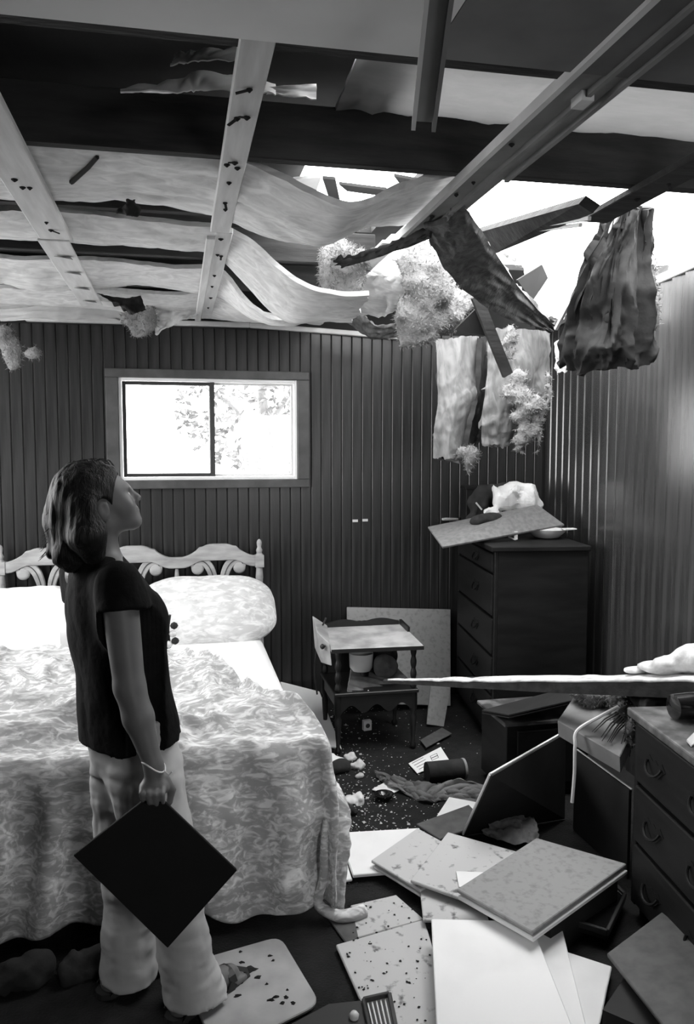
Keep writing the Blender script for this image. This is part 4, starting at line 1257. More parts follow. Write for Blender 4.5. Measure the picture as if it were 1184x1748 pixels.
# ================================================================== DRESSER, near right
DB_ = np.array([1.562, 2.502, 0.0])
DH = .755
DL = 1.25
DO = DB_ - RD * DL
rows = []
for a, b in ((.50, .72), (.285, .50), (.06, .285)):
    rows += [(a, b, .03, DL / 2 - .01), (a, b, DL / 2 + .01, DL - .03)]
chest_drawers('dresser', DO, DL, .50, DH, rows, 'low dark dresser cut off by the right edge, dusty on top', 'dresser', lambda a, b: [a + .25 * (b - a), a + .75 * (b - a)], M['dustwood'])
gl = P(1165, 1206, Z=.80)
R_ = np.array([[0, 0, 1], [0, 1, 0], [-1, 0, 0]])
build('glass_jar', MB().lathe([(.02, -.09), (.042, -.085), (.045, -.03), (.045, .06), (.036, .075), (.036, .09), (.03, .09)], (gl[0] + .05, gl[1], DH + .046), 18, R=R_), M['glassdark'], label='dark glass jar lying on its side on the dresser', cat='jar', smooth=True)
build('glass_shard', MB().slab([P(1172, 1262, Z=.77), P(1184, 1250, Z=.77), P(1195, 1262, Z=.765), P(1180, 1272, Z=.762)], .006), M['porcelain'], label='pale broken shard near the front of the dresser top', cat='shard')

# long splintered board lying across
fb0, fb1 = P(655, 1164, Y=3.9), np.array([2.08, 2.46, .845])
fb1 = P(1184, 1162, Y=2.56)
fb1 = fb1 + (fb1 - fb0) * .10
dirb = nrm(fb1 - fb0)
q = lambda t, h: fb0 + (fb1 - fb0) * t + EZ * h
mb = MB()
ts = np.linspace(0, 1, 30)
hh = np.interp(ts, [0, .15, .35, .6, 1], [.006, .012, .022, .04, .06])
ww = np.interp(ts, [0, .1, .3, 1], [.01, .03, .09, .11])
side = nrm(np.cross(dirb, EZ))
V, F = [], []
for t, h_, w_ in zip(ts, hh, ww):
    jit = .004 * vnoise(np.array([t * 30, 0, 0]))
    c = q(t, 0)
    V += [c + side * w_ / 2 - EZ * h_, c - side * w_ / 2 - EZ * h_, c - side * w_ / 2 + EZ * (.012 + jit), c + side * w_ / 2 + EZ * (.006 + jit)]
for i in range(29):
    for k in range(4):
        F.append((i * 4 + k, i * 4 + (k + 1) % 4, i * 4 + 4 + (k + 1) % 4, i * 4 + 4 + k))
F += [(3, 2, 1, 0), (116, 117, 118, 119)]
bl = thing('fallen_lath', fb0 + (fb1 - fb0) * .5, 'long dark splintered board with white plaster on top lying across the room\'s right side', 'board')
build('lath_board', MB().add(V, F), M['joist'], bl)
G_ = np.array([[q(t, .012 + .006 * abs(vnoise(np.array([t * 20, s * 2, 3.])))) + side * w_ * (s - .5) * 1.02 for s in np.linspace(0, 1, 8)] for t, w_ in zip(np.linspace(.02, .99, 60), np.interp(np.linspace(.02, .99, 60), ts, ww))])
build('plaster_crust', MB().grid(G_[:, ::-1], .008), M['plaster'], bl, smooth=True, angle=0)
lump('plaster_heap', [(P(1160, 1130, Y=2.68), (.10, .07, .03)), (P(1184, 1122, Y=2.66), (.10, .07, .05)), (P(1120, 1138, Y=2.74), (.08, .06, .02)), (P(1215, 1125, Y=2.6), (.10, .07, .05)), (P(1085, 1144, Y=2.8), (.05, .04, .012))], M['plaster'], .009, 'white plaster heap piled on the long splintered board', 'plaster heap', amp=.012, freq=16)

# small cabinet behind the leaning boards
k0 = P(865, 1234, Z=.38)
cb = thing('cabinet', k0 + np.array((.22, .15, -.38)), 'small dark cabinet between the tall chest and the dresser', 'cabinet')
cx_, cy_, _z = k0
build('case', MB().span((cx_, cy_, .03), (cx_ + .42, cy_ + .32, .365)), M['chest'], cb, bevel=.003)
build('plinth', MB().span((cx_ + .02, cy_ + .02, 0), (cx_ + .40, cy_ + .30, .03)), M['chest'], cb)
build('top_board', MB().span((cx_ - .02, cy_ - .02, .365), (cx_ + .44, cy_ + .34, .385)), M['dustwood'], cb, bevel=.004)
dd = build('door', MB().span((cx_ + .05, cy_ - .012, .07), (cx_ + .37, cy_ + .002, .34)), M['drawer'], cb, bevel=.008, seg=2)
build('knob', MB().lathe([(.003, 0), (.012, .008), (.012, .016), (.003, .022)], (cx_ + .09, cy_ - .012, .2), 10, R=rotax((1, 0, 0), math.pi / 2)), M['darkmetal'], dd, smooth=True)
# boards on and against it
for i, dzz in enumerate((0.0, .012)):
    build('thin_board', MB().slab([P(822, 1216 - i * 4, Y=3.55), P(978, 1175 - i * 4, Y=3.75), P(990, 1196 - i * 4, Y=3.45), P(868, 1224 - i * 4, Y=3.4)], .006), M['darktile'], label=('thin dark board on the small cabinet, under its twin', 'thin dark board topmost on the small cabinet')[i], cat='board', group='thin boards on the small cabinet')
build('cardboard_carton', MB().slab([P(985, 1180, Y=3.25), P(951, 1230, Y=3.0), P(1058, 1291, Y=2.66), P(1084, 1236, Y=2.85)], .07), M['card'], label='grey flat carton sloping between the cabinet and the dresser', cat='carton', bevel=.003)
lump('wool_clump', [(P(1020, 1185, Y=3.1), (.10, .06, .05)), (P(1060, 1185, Y=3.0), (.08, .06, .05)), (P(1000, 1178, Y=3.2), (.06, .05, .03)), (P(1062, 1215, Y=2.82), (.03, .03, .05)), (P(1075, 1250, Y=2.75), (.02, .03, .06))], M['fluff'], .010, 'pale wool clump on the grey carton under the splintered board', 'insulation', amp=.02, freq=18)
lump('dark_rag', [(P(1095, 1190, Y=2.8), (.05, .05, .03)), (P(1115, 1180, Y=2.75), (.05, .04, .03)), (P(1085, 1178, Y=2.85), (.04, .03, .03)), (P(1120, 1200, Y=2.7), (.08, .05, .03))], M['darkcloth'], .008, 'dark curled rag behind the dresser corner', 'cloth', amp=.014, freq=24)
cp = cr(np.array([P(1055, 1206, Y=2.80), P(1025, 1222, Y=2.82), P(985, 1247, Y=2.85), P(981, 1275, Y=2.84), P(980, 1320, Y=2.84), P(976, 1370, Y=2.84)]), np.linspace(0, 1, 40))
build('rope', MB().tube(cp, .007, 7), M['rope'], label='white cord draped over the grey carton and hanging down', cat='cord', smooth=True)
mb = MB()
for k in range(11):
    a = P(1052 + k * 3, 1215 + k * 3, Y=2.78)
    b = P(1012 + k * 6 + RNG.uniform(-6, 6), 1252 + k * 3.4 + RNG.uniform(-6, 6), Y=2.74)
    mb.tube([a, (a + b) / 2 + EZ * .01, b], [.003, .003, .0015], 5)
build('dry_stems', mb, M['straw'], label='spray of dark dry stems lying on the grey carton', cat='stems')
# two dark boards standing up like an open box
a0, a1 = P(790, 1424, Z=.01), P(905, 1452, Z=.01)
b0, b1 = P(836, 1322, Z=.37), P(962, 1250, Z=.37)
lp = thing('leaning_board', (a0 + b1) / 2 * np.array((1, 1, 0)), 'dark board with a pale edge leaning up before the small cabinet', 'board')
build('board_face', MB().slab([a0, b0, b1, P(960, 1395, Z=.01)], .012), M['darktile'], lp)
build('board_edge', MB().bar(a0, b0, .009, .009).bar(b0, b1, .009, .009), M['edge'], lp, label='pale cut edge')
c0, c1 = P(985, 1280, Z=.36), P(1078, 1348, Z=.36)
lp = thing('leaning_board', (c0 + c1) / 2 * np.array((1, 1, 0)), 'dark board with a pale edge standing against the far end of the dresser', 'board')
c0f, c1f = c0.copy(), c1.copy()
c0f[2] = c1f[2] = .005
build('board_face', MB().slab([c0, c1, c1f, c0f], .012), M['darktile'], lp)
build('board_edge', MB().bar(c0, c1, .006, .006), M['edge'], lp, label='pale cut edge')
sheet('printed_paper', [[P(812, 1425, Z=.02), P(850, 1385, Z=.10)], [P(880, 1445, Z=.02), P(890, 1385, Z=.09)], [P(930, 1440, Z=.02), P(915, 1405, Z=.06)]], M['shadowtile'], .003, nu=24, nv=18, amp=.012, jag=(.1,.1,.1,.15), label='crumpled stained paper inside the leaning dark boards', cat='paper')

# ================================================================== BOARDS ON THE FLOOR
FG = 'fallen ceiling boards'


def tile(q, z, th, mt, label, name='ceiling_board', cat='board', group=FG, bev=.003):
    zs = [z] * 4 if np.isscalar(z) else z
    return build(name, MB().slab([P(a, b, Z=zz_) for (a, b), zz_ in zip(q, zs)], th), M[mt], label=label, cat=cat, group=group, bevel=bev)


tile([(478, 1163), (545, 1180), (583, 1277), (505, 1264)], [.16, .12, .014, .03], .012, 'whitetile', 'white board sloping to the floor between bed and nightstand')
wq = [P(592, 1036, Y=5.05), P(769, 1040, Y=5.05), P(769, 1205, Y=4.82), P(592, 1200, Y=4.82)]
build('ceiling_board', MB().slab(wq, .012), M['greytile'], label='pale board leaning on the back wall behind the nightstand', cat='board', group=FG, bevel=.003)
build('ceiling_board', MB().slab([P(735, 1170, Y=4.6), P(770, 1165, Y=4.6), P(757, 1240, Y=4.5), P(728, 1236, Y=4.5)], .012), M['greytile'], label='narrow grey board standing in the shade right of the nightstand', cat='board', group=FG)
tile([(578, 1421), (716, 1413), (705, 1484), (602, 1493)], .035, .015, 'whitetile', 'white board lying beside the foot corner of the bed')
tile([(548, 1428), (577, 1422), (601, 1500), (560, 1506)], .02, .012, 'whitetile', 'narrow white board end half under the quilt corner')
tile([(633, 1468), (712, 1413), (806, 1464), (717, 1519)], .065, .012, 'dirtytile', 'speckled grey board with a layered edge, second from the bed')
tile([(636, 1478), (712, 1426), (806, 1478), (717, 1528)], .045, .010, 'edge', 'lower layer under the speckled grey board with the layered edge')
tile([(710, 1406), (800, 1373), (828, 1402), (750, 1432)], .03, .012, 'wornslate', 'small dark grey board behind the speckled boards', cat='board')
tile([(745, 1392), (766, 1360), (814, 1369), (800, 1392)], .02, .008, 'whitetile', 'small white board tucked under the dark grey one')
tile([(764, 1420), (940, 1470), (862, 1560), (700, 1502)], .085, .012, 'dirtytile', 'large speckled board under the double-layered grey board')
tile([(716, 1512), (812, 1500), (835, 1572), (722, 1570)], .05, .012, 'dirtytile', 'speckled board just above the brightest white board')
tile([(778, 1487), (828, 1489), (812, 1512), (783, 1514)], .092, .005, 'whitetile', 'small bright white corner on the large speckled board', name='paper_scrap', cat='scrap', group=None, bev=0)
Dq = [(779, 1517), (915, 1430), (1069, 1474), (908, 1590)]
tile(Dq, .17, .014, 'greytile', 'topmost grey board of the stack beside the dresser')
tile([(a + 2, b + 11) for a, b in Dq], .150, .016, 'edge', 'pale board second in the stack beside the dresser')
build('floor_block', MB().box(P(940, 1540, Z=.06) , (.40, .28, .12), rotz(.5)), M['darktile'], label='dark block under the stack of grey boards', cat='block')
tile([(736, 1568), (905, 1572), (984, 1770), (746, 1775)], .11, .016, 'whitetile', 'brightest white board at the bottom of the picture')
tile([(850, 1588), (959, 1584), (1004, 1765), (880, 1775)], .075, .014, 'whitetile', 'white board showing right of the brightest one')
tile([(930, 1612), (1044, 1649), (1016, 1780), (925, 1780)], .035, .014, 'whitetile', 'white board with a sharp corner, third from the brightest')
tile([(1035, 1627), (1129, 1556), (1275, 1668), (1175, 1805)], [.13, .16, .2, .17], .014, 'wornslate', 'large dark grey board at the bottom right corner')
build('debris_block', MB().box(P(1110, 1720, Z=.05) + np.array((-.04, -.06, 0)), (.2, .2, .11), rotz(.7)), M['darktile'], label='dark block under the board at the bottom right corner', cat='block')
tile([(573, 1612), (724, 1569), (790, 1790), (652, 1790)], .022, .012, 'dirtytile', 'dirt-strewn board beside the brightest white board')
tile([(598, 1545), (676, 1527), (724, 1569), (610, 1600)], .010, .006, 'dirtytile', 'gritty board by the trailing hem of the quilt')
tile([(560, 1568), (602, 1545), (612, 1600), (592, 1612)], .010, .006, 'wornslate', 'small dark board end left of the gritty one')
# picture frame
fr = thing('picture_frame', P(1005, 1550, Z=0), 'dark framed picture lying under the stack of grey boards', 'picture frame')
fq = [P(a, b, Z=.05) for a, b in ((905, 1555), (1036, 1596), (1066, 1532), (1010, 1478))]
build('frame_backing', MB().slab(fq, .02), M['darktile'], fr)
for i in range(4):
    a, b = fq[i], fq[(i + 1) % 4]
    build('frame_rail', MB().bar(a + EZ * .008, b + EZ * .008, .012, .022).bar(a * .93 + np.mean(fq, 0) * .07 + EZ * .006, b * .93 + np.mean(fq, 0) * .07 + EZ * .006, .004, .012), M['darkmetal'], fr, bevel=.002)
build('frame_glass', MB().slab([p * .88 + np.mean(fq, 0) * .12 + EZ * .006 for p in fq], .003), M['glassdark'], fr)
# rounded white plate behind the woman's feet
c4 = [P(a, b, Z=.016) for a, b in ((300, 1648), (478, 1597), (547, 1712), (372, 1800))]


def rounded(c4, r, n=6):
    pts = []
    for i in range(4):
        p, a, b = c4[i], c4[i - 1], c4[(i + 1) % 4]
        p0, p1 = p + nrm(a - p) * r, p + nrm(b - p) * r
        for t in np.linspace(0, 1, n):
            pts.append((1 - t) ** 2 * p0 + 2 * t * (1 - t) * p + t * t * p1)
    return pts


pts = rounded(c4, .05)
k = len(pts)
pl = build('enamel_panel', MB().add(pts + [p - EZ * .012 for p in pts], [tuple(range(k)), tuple(range(2 * k - 1, k - 1, -1))] + [((i + 1) % k, i, k + i, k + (i + 1) % k) for i in range(k)]), M['enamel'], label='white round-cornered panel spotted with dirt behind the woman\'s feet', cat='panel', bevel=.003)
for (a, b, s) in ((428, 1655, 18), (418, 1662, 12), (440, 1668, 13), (412, 1643, 8), (460, 1632, 7), (412, 1678, 6), (405, 1700, 9), (463, 1707, 10), (470, 1702, 8), (488, 1702, 9), (500, 1712, 8), (482, 1712, 7), (466, 1640, 5), (410, 1625, 5), (455, 1680, 5), (490, 1690, 4)):
    c = P(a, b, Z=.0165)
    n = 9
    sc = s * .0012
    ring_ = [c + np.array((sc * math.cos(t) * (1 + .5 * RNG.uniform(-1, 1)), sc * .7 * math.sin(t) * (1 + .5 * RNG.uniform(-1, 1)), 0)) for t in np.linspace(0, 2 * math.pi, n, endpoint=False)]
    build('dirt_clod', MB().add(ring_ + [c + EZ * .006], [(i, (i + 1) % n, n) for i in range(n)]), M['dirt'], pl)
# black heater case with upright bars
h0 = [P(415, 1782, Z=.13), P(540, 1716, Z=.13), P(664, 1696, Z=.13), P(690, 1790, Z=.13)]
ht = thing('heater', (h0[1] + h0[3]) / 2 * np.array((1, 1, 0)), 'black metal case with an upright bar grille at the bottom edge', 'heater')
build('case_body', MB().slab([P(415, 1790, Z=.125), P(560, 1712, Z=.125), P(620, 1706, Z=.125), P(640, 1800, Z=.125)], .115), M['darkmetal'], ht, bevel=.004)
build('grille_frame', MB().bar(P(620, 1707, Z=.13), P(664, 1697, Z=.13), .012, .014).bar(P(664, 1697, Z=.13), P(684, 1800, Z=.13), .012, .014).bar(P(620, 1707, Z=.13), P(640, 1800, Z=.13), .010, .014), M['darkmetal'], ht, bevel=.002)
build('grille_tray', MB().slab([P(620, 1707, Z=.03), P(664, 1697, Z=.03), P(684, 1800, Z=.03), P(640, 1800, Z=.03)], .025), M['darkmetal'], ht)
for i in range(5):
    t = (i + 1) / 6
    build('grille_bar', MB().bar(P(620 + 44 * t, 1716 - 10 * t, Z=.118), P(640 + 44 * t, 1800, Z=.118), .004, .012), M['aluminium'], ht)
build('control_knob', MB().lathe([(.012, 0), (.014, .01), (.008, .018), (.002, .02)], P(604, 1738, Z=.125), 12), M['aluminium'], ht, smooth=True)

# papers and litter on the carpet
def flat(name, q, z, th, mt, label, cat, parent=None):
    return build(name, MB().slab([P(a, b, Z=z) for a, b in q], th), M[mt], label=label, cat=cat)


pc_ = flat('printed_card', [(697, 1303), (752, 1275), (766, 1297), (712, 1320)], .012, .003, 'whitetile', 'white printed card lying on the dark carpet', 'card')
for r0 in range(4):
    a, b = P(703 + r0 * 4, 1303 + r0 * 3.4, Z=.0125), P(722 + r0 * 4, 1293 + r0 * 3.4, Z=.0125)
    build('print_line', MB().bar(a, b, .004, .0006), M['ink'], pc_)
pk = [P(734, 1291, Z=.0125), P(745, 1286, Z=.0125), P(748, 1293, Z=.0125), P(737, 1298, Z=.0125)]
build('print_mark', MB().bar(pk[0], pk[1], .003, .0006).bar(pk[1], pk[2], .003, .0006).bar(pk[2], pk[3], .003, .0006).bar(pk[3], pk[0], .003, .0006).bar((pk[0] + pk[3]) / 2, (pk[1] + pk[2]) / 2, .006, .0006), M['ink'], pc_)
flat('paper_sheet', [(717, 1263), (754, 1242), (771, 1252), (727, 1276)], .02, .003, 'wornslate', 'dim grey paper on the carpet behind the printed card', 'paper')
mbx = P(626, 1246, Z=0)
mx = build('matchbox', MB().box(mbx + EZ * .03, (.05, .03, .06), rotz(.15)), M['whitetile'], label='little pale box with a dark picture under the nightstand', cat='box', bevel=.002)
build('box_print', MB().lathe([(.014, 0), (.013, .001)], mbx + np.array((.002, -.0155, .03)), 10, R=rotz(.15) @ rotax((1, 0, 0), math.pi / 2)), M['ink'], mx)
flat('paper_square', [(635, 1347), (655, 1336), (681, 1348), (662, 1358)], .012, .004, 'whitetile', 'white square of paper on the carpet beside the grey cloth', 'paper')
bo = P(655, 1365, Z=0)
build('dark_bowl', MB().lathe([(.02, 0), (.04, .012), (.048, .03), (.042, .03), (.03, .014), (.004, .010)], bo, 16), M['glassdark'], label='small shiny dark saucer on the carpet before the white square', cat='saucer', smooth=True)
ra, rb = P(728, 1318, Z=.05), P(790, 1312, Z=.05)
rl = thing('fabric_roll', (ra + rb) / 2 * np.array((1, 1, 0)), 'dark roll with a pale rim lying behind the grey cloth', 'roll')
build('roll_body', MB().tube([ra, rb], .05, 18), M['darkcloth'], rl, smooth=True, angle=40)
build('roll_rim', MB().tube([rb - nrm(rb - ra) * .004, rb + nrm(rb - ra) * .008], .0515, 18), M['greytile'], rl, smooth=True, angle=40)
sheet('grey_cloth', [[P(632, 1315, Z=.03), P(640, 1325, Z=.01)], [P(680, 1325, Z=.05), P(680, 1352, Z=.01)], [P(730, 1335, Z=.06), P(728, 1372, Z=.01)], [P(775, 1328, Z=.08), P(770, 1366, Z=.01)], [P(838, 1335, Z=.07), P(830, 1372, Z=.01)]], M['greycloth'], .008, nu=70, nv=24, amp=.018, freq=(6, 3), jag=(.05, .05, .1, .15), label='crumpled grey cloth strip trailing over the carpet', cat='cloth')
for i, (a, b, sc, mt, lab) in enumerate(((570, 1300, .05, 'whitetile', 'crumpled white paper by the bed, farthest along'), (600, 1365, .045, 'whitecloth', 'crumpled white paper close to the quilt corner'), (583, 1385, .05, 'darkcloth', 'dark scrap close to the quilt corner'), (608, 1306, .04, 'plaster', 'plaster lump on the carpet between bed and nightstand'), (612, 1325, .022, 'plaster', 'small white pebble of plaster below the plaster lump'), (595, 1292, .03, 'plaster', 'thin plaster flake near the nightstand leg'))):
    c = P(a, b, Z=sc * .4)
    lump('litter_lump', [(c, (sc, sc * .8, sc * .5)), (c + np.array((sc * .6, sc * .3, 0)), (sc * .5, sc * .5, sc * .35))], M[mt], .006, lab, 'litter', amp=sc * .35, freq=1.1 / sc)
sh_ = P(576, 1306, Z=.03)
lump('dark_shoe', [(P(580, 1305, Z=.03), (.05, .035, .03)), (P(566, 1312, Z=.03), (.05, .03, .03)), (P(588, 1310, Z=.025), (.03, .025, .025))], M['darkcloth'], .006, 'dark shoe-like lump between the bed and the nightstand leg', 'shoe', amp=.003)
for i, (a, b, r) in enumerate(((35, 1665, .07), (150, 1640, .06))):
    c = P(a, b, Z=.04)
    lump('rag', [(c, (r, r * .7, .05)), (c + np.array((.05, .02, .0)), (r * .6, r * .6, .05)), (c + np.array((-.05, -.02, -.01)), (r * .6, r * .6, .03))], M['darkcloth'], .008, ('dark rag heap on the floor at the far left', 'dark rag on the floor behind the woman\'s heel')[i], 'cloth', amp=.016, freq=16)
# countless chips of plaster trodden into the carpet
mb = MB()
for k in range(2600):
    a, b = RNG.uniform(560, 830), RNG.uniform(1205, 1425)
    if RNG.random() > np.interp(a, [560, 640, 730, 830], [1, .8, .16, .06]) * np.interp(b, [1205, 1300, 1425], [.3, .55, 1]):
        continue
    c = P(a, b, Z=.003)
    s0 = RNG.uniform(.0018, .006) * (2.2 if RNG.random() < .10 else 1)
    R = rotax(nrm(RNG.normal(0, 1, 3)), RNG.uniform(0, .5)) @ rotz(RNG.uniform(0, 6))
    mb.add((np.array([(-1, 0, 0), (.1, -.8, 0), (1, .1, 0), (0, .7, 0), (0, 0, .5)]) * s0) @ R.T + c, [(0, 1, 4), (1, 2, 4), (2, 3, 4), (3, 0, 4), (3, 2, 1, 0)])
build('plaster_chips', mb, M['chips'], label='countless white plaster chips strewn over the dark carpet', cat='debris', kind='stuff')
mb = MB()
for k in range(420):
    a, b = RNG.uniform(585, 960), RNG.uniform(1430, 1745)
    z = .024 if b > 1600 and a < 735 else .012
    if a > 735:
        continue
    c = P(a, b, Z=z)
    s0 = RNG.uniform(.002, .007)
    R = rotz(RNG.uniform(0, 6))
    mb.add((np.array([(-1, 0, 0), (.1, -.8, 0), (1, .1, 0), (0, .7, 0), (0, 0, .6)]) * s0) @ R.T + c, [(0, 1, 4), (1, 2, 4), (2, 3, 4), (3, 0, 4), (3, 2, 1, 0)])
build('dirt_grains', mb, M['dirt'], label='dark grit strewn over the boards near the quilt hem', cat='debris', kind='stuff')
# two slips stuck to the back wall
for i, (a, b) in enumerate(((606, 889), (623, 888))):
    c = P(a, b, Y=BW - .008)
    build('wall_tab', MB().box(c, (.035, .004, .016)), M['whitetrim'], label=('small white tab on the back wall, left of the pair', 'small white tab on the back wall, right of the pair')[i], cat='tab')
# ================================================================== THE WOMAN
TH = math.radians(28)
E1 = np.array([math.cos(TH), math.sin(TH), 0])
E2 = np.array([math.sin(TH), -math.cos(TH), 0])
PO = np.array([-.17, 2.42, 0])


def T(f, r, z):
    return PO + f * E1 + r * E2 + z * EZ


def loft(s, zs, fs, as_, bs, k=.02, O=PO, e1=E1, e2=E2, rs=None):
    sl, p = s._box(O + np.array((-.35, -.35, min(zs) - .06)), O + np.array((.35, .35, max(zs) + .06)))
    qf, qr, z = (p - O) @ e1, (p - O) @ e2, p[..., 2]
    fz, az, bz = np.interp(z, zs, fs), np.interp(z, zs, as_), np.interp(z, zs, bs)
    rz_ = np.interp(z, zs, rs) if rs is not None else 0
    d = (np.sqrt(((qf - fz) / az) ** 2 + ((qr - rz_) / bz) ** 2) - 1) * np.minimum(az, bz)
    d = np.maximum(d, np.maximum(min(zs) - z, z - max(zs)))
    s._mix(sl, d, k)


woman = thing('person', (-.10, 2.40, 0), 'woman in dark tee and pale trousers looking up, holding a dark square board', 'person')
# --- joints
SH = P(200, 992, Y=2.25)
EL = P(221, 1172, Y=2.19)
WR = P(262, 1306, Y=2.145)
LSH, LEL, LWR = T(-.05, -.185, 1.29), T(.02, -.215, 1.03), T(.05, -.19, .84)
NHIP, NKN, NHEM = P(246, 1330, Y=2.36), P(294, 1520, Y=2.32), P(334, 1705, Y=2.33)
FHIP, FKN, FHEM = P(214, 1330, Y=2.47), P(221, 1500, Y=2.47), P(219, 1672, Y=2.48)
# --- head frame
YH, PH, HS = math.radians(15), math.radians(20), .96
h1 = np.array([math.cos(YH) * math.cos(PH), math.sin(YH) * math.cos(PH), math.sin(PH)])
h2 = np.array([math.sin(YH), -math.cos(YH), 0])          # towards her right, our side
h3 = np.cross(h2, h1) * 1.0
if h3[2] < 0:
    h3 = -h3
HR = np.stack([h1, h2, h3], 1)
HO = P(183, 871, Y=2.34) - h2 * .072 * HS + h3 * .012


def Hd(x, y, z):
    return HO + HS * (x * h1 + y * h2 + z * h3)


s = SDF((-.45, 2.03, -.01), (.24, 2.78, 1.68), .0052)
# head
s.ell(Hd(-.012, 0, .035), np.array((.096, .074, .078)) * HS, HR, .01)
s.ell(Hd(.038, 0, -.010), np.array((.054, .058, .070)) * HS, HR, .03)
s.ell(Hd(.045, 0, -.055), np.array((.042, .042, .036)) * HS, HR, .03)
s.cap(Hd(.076, 0, -.084), Hd(.070, 0, -.080), .017, .02, .022)
s.cap(Hd(-.01, .045, -.055), Hd(.065, .02, -.082), .018, .014, .03)
s.cap(Hd(-.01, -.045, -.055), Hd(.065, -.02, -.082), .018, .014, .03)
s.cap(Hd(.078, .025, .022), Hd(.078, -.025, .022), .013, .013, .02)       # brow
s.cap(Hd(.084, 0, .022), Hd(.110, 0, -.020), .0085, .0095, .014)           # nose
s.cap(Hd(.100, .010, -.027), Hd(.100, -.010, -.027), .007, .007, .008)
s.cap(Hd(.092, .015, -.050), Hd(.092, -.015, -.050), .0065, .0065, .007)  # lips
s.cap(Hd(.088, .014, -.064), Hd(.088, -.014, -.064), .007, .007, .006)
for sg in (1, -1):
    s.ell(Hd(.083, sg * .032, .004), np.array((.014, .015, .010)) * HS, HR, .012, sub=True)
    s.ell(Hd(.071, sg * .032, .002), np.array((.013, .013, .011)) * HS, HR, .006)
    s.ell(Hd(.055, sg * .046, -.028), np.array((.022, .014, .02)) * HS, HR, .03)
    s.ell(Hd(-.012, sg * .074, -.008), np.array((.020, .009, .032)) * HS, HR @ rotax((0, 1, 0), .15), .006)
    s.ell(Hd(-.006, sg * .083, -.006), np.array((.009, .006, .016)) * HS, HR, .004, sub=True)
# neck
s.cap(Hd(-.030, 0, -.03), T(-.055, 0, 1.33), .052, .056, .03)
# trunk inside the clothes
s.cap(T(-.055, -.12, 1.29), T(-.055, .12, 1.29), .06, .06, .05)
s.cap(T(-.045, 0, 1.25), T(.0, 0, .90), .085, .085, .05)
s.cap(T(.01, -.06, .86), T(.01, .06, .86), .08, .08, .05)
# arms
s.chain([SH, EL], [.052, .041], .02)
s.chain([EL, P(236, 1225, Y=2.17), WR], [.041, .040, .0245], .015)
s.chain([LSH, LEL, LWR], [.05, .04, .026], .02)
s.cap(LWR, LWR - EZ * .09, .028, .02, .015)
for k in range(4):
    s.chain([LWR - EZ * .08 + E1 * (.02 * (k - 1.5) * .8), LWR - EZ * (.12 + .004 * k) + E1 * (.018 * (k - 1.5)) + E2 * .01, LWR - EZ * (.15 - .004 * k) + E1 * .018 * (k - 1.5) + E2 * .025], [.009, .0085, .007], .004)
s.chain([LWR - EZ * .03 + E1 * .025, LWR - EZ * .08 + E1 * .045], [.011, .009], .006)
# right hand closed on the top corner of the board
PALM = P(263, 1336, Y=2.142)
s.cap(WR, PALM, .024, .026, .015)
s.cap(P(249, 1345, Y=2.135), P(277, 1344, Y=2.135), .019, .019, .014)
for k, (dx, L) in enumerate(((0, .82), (11.5, 1.0), (23, 1.06), (34.5, .95))):
    s.chain([P(244 + dx, 1344, Y=2.128), P(242 + dx, 1344 + 13 * L, Y=2.096), P(244 + dx, 1344 + 27 * L, Y=2.100)], [.0095, .0085, .0072], .002)
s.chain([P(281, 1328, Y=2.15), P(293, 1348, Y=2.148), P(289, 1370, Y=2.142)], [.013, .011, .009], .006)
# legs and feet inside the trousers
s.chain([NHIP, NKN, NHEM * np.array((1, 1, 0)) + EZ * .07], [.075, .05, .035], .03)
s.chain([FHIP, FKN, FHEM * np.array((1, 1, 0)) + EZ * .07], [.075, .05, .035], .03)
ND, FD = nrm((.11, .085, 0)), nrm((.105, .065, 0))
NHL, FHL = np.array((NHEM[0], NHEM[1], .035)) - ND * .055, np.array((FHEM[0], FHEM[1], .035)) - FD * .055
NT, FT = NHL + ND * .235, FHL + FD * .235
NT[2] = FT[2] = .03
for hl, toe, an in ((NHL, NT, NHEM), (FHL, FT, FHEM)):
    an = np.array((an[0], an[1], .08))
    s.cap(an, hl + EZ * .005, .034, .03, .02)
    s.cap(hl, hl + (toe - hl) * .8, .03, .03, .02)
    s.cap(an, hl + (toe - hl) * .75, .032, .026, .03)
    dr_ = nrm((toe - hl) * np.array((1, 1, 0)))
    sd = np.array((-dr_[1], dr_[0], 0))
    for k in range(5):
        r_ = .0125 if k == 0 else .0095
        bpt = hl + (toe - hl) * .80 + sd * (k - 2) * .0165 - EZ * .008
        s.cap(bpt, bpt + dr_ * (.036 - .005 * abs(k - 1)), r_, r_ * .85, .006)
body = build('body', s.mesh(relax=1), M['skin'], woman, smooth=True, angle=0)

# eyes
for sg in (1, -1):
    build('eye', MB().lathe([(.003, -.011), (.009, -.006), (.011, 0), (.009, .006), (.003, .011)], Hd(.0745, sg * .032, .003), 12), M['eye'], body, smooth=True, angle=0)

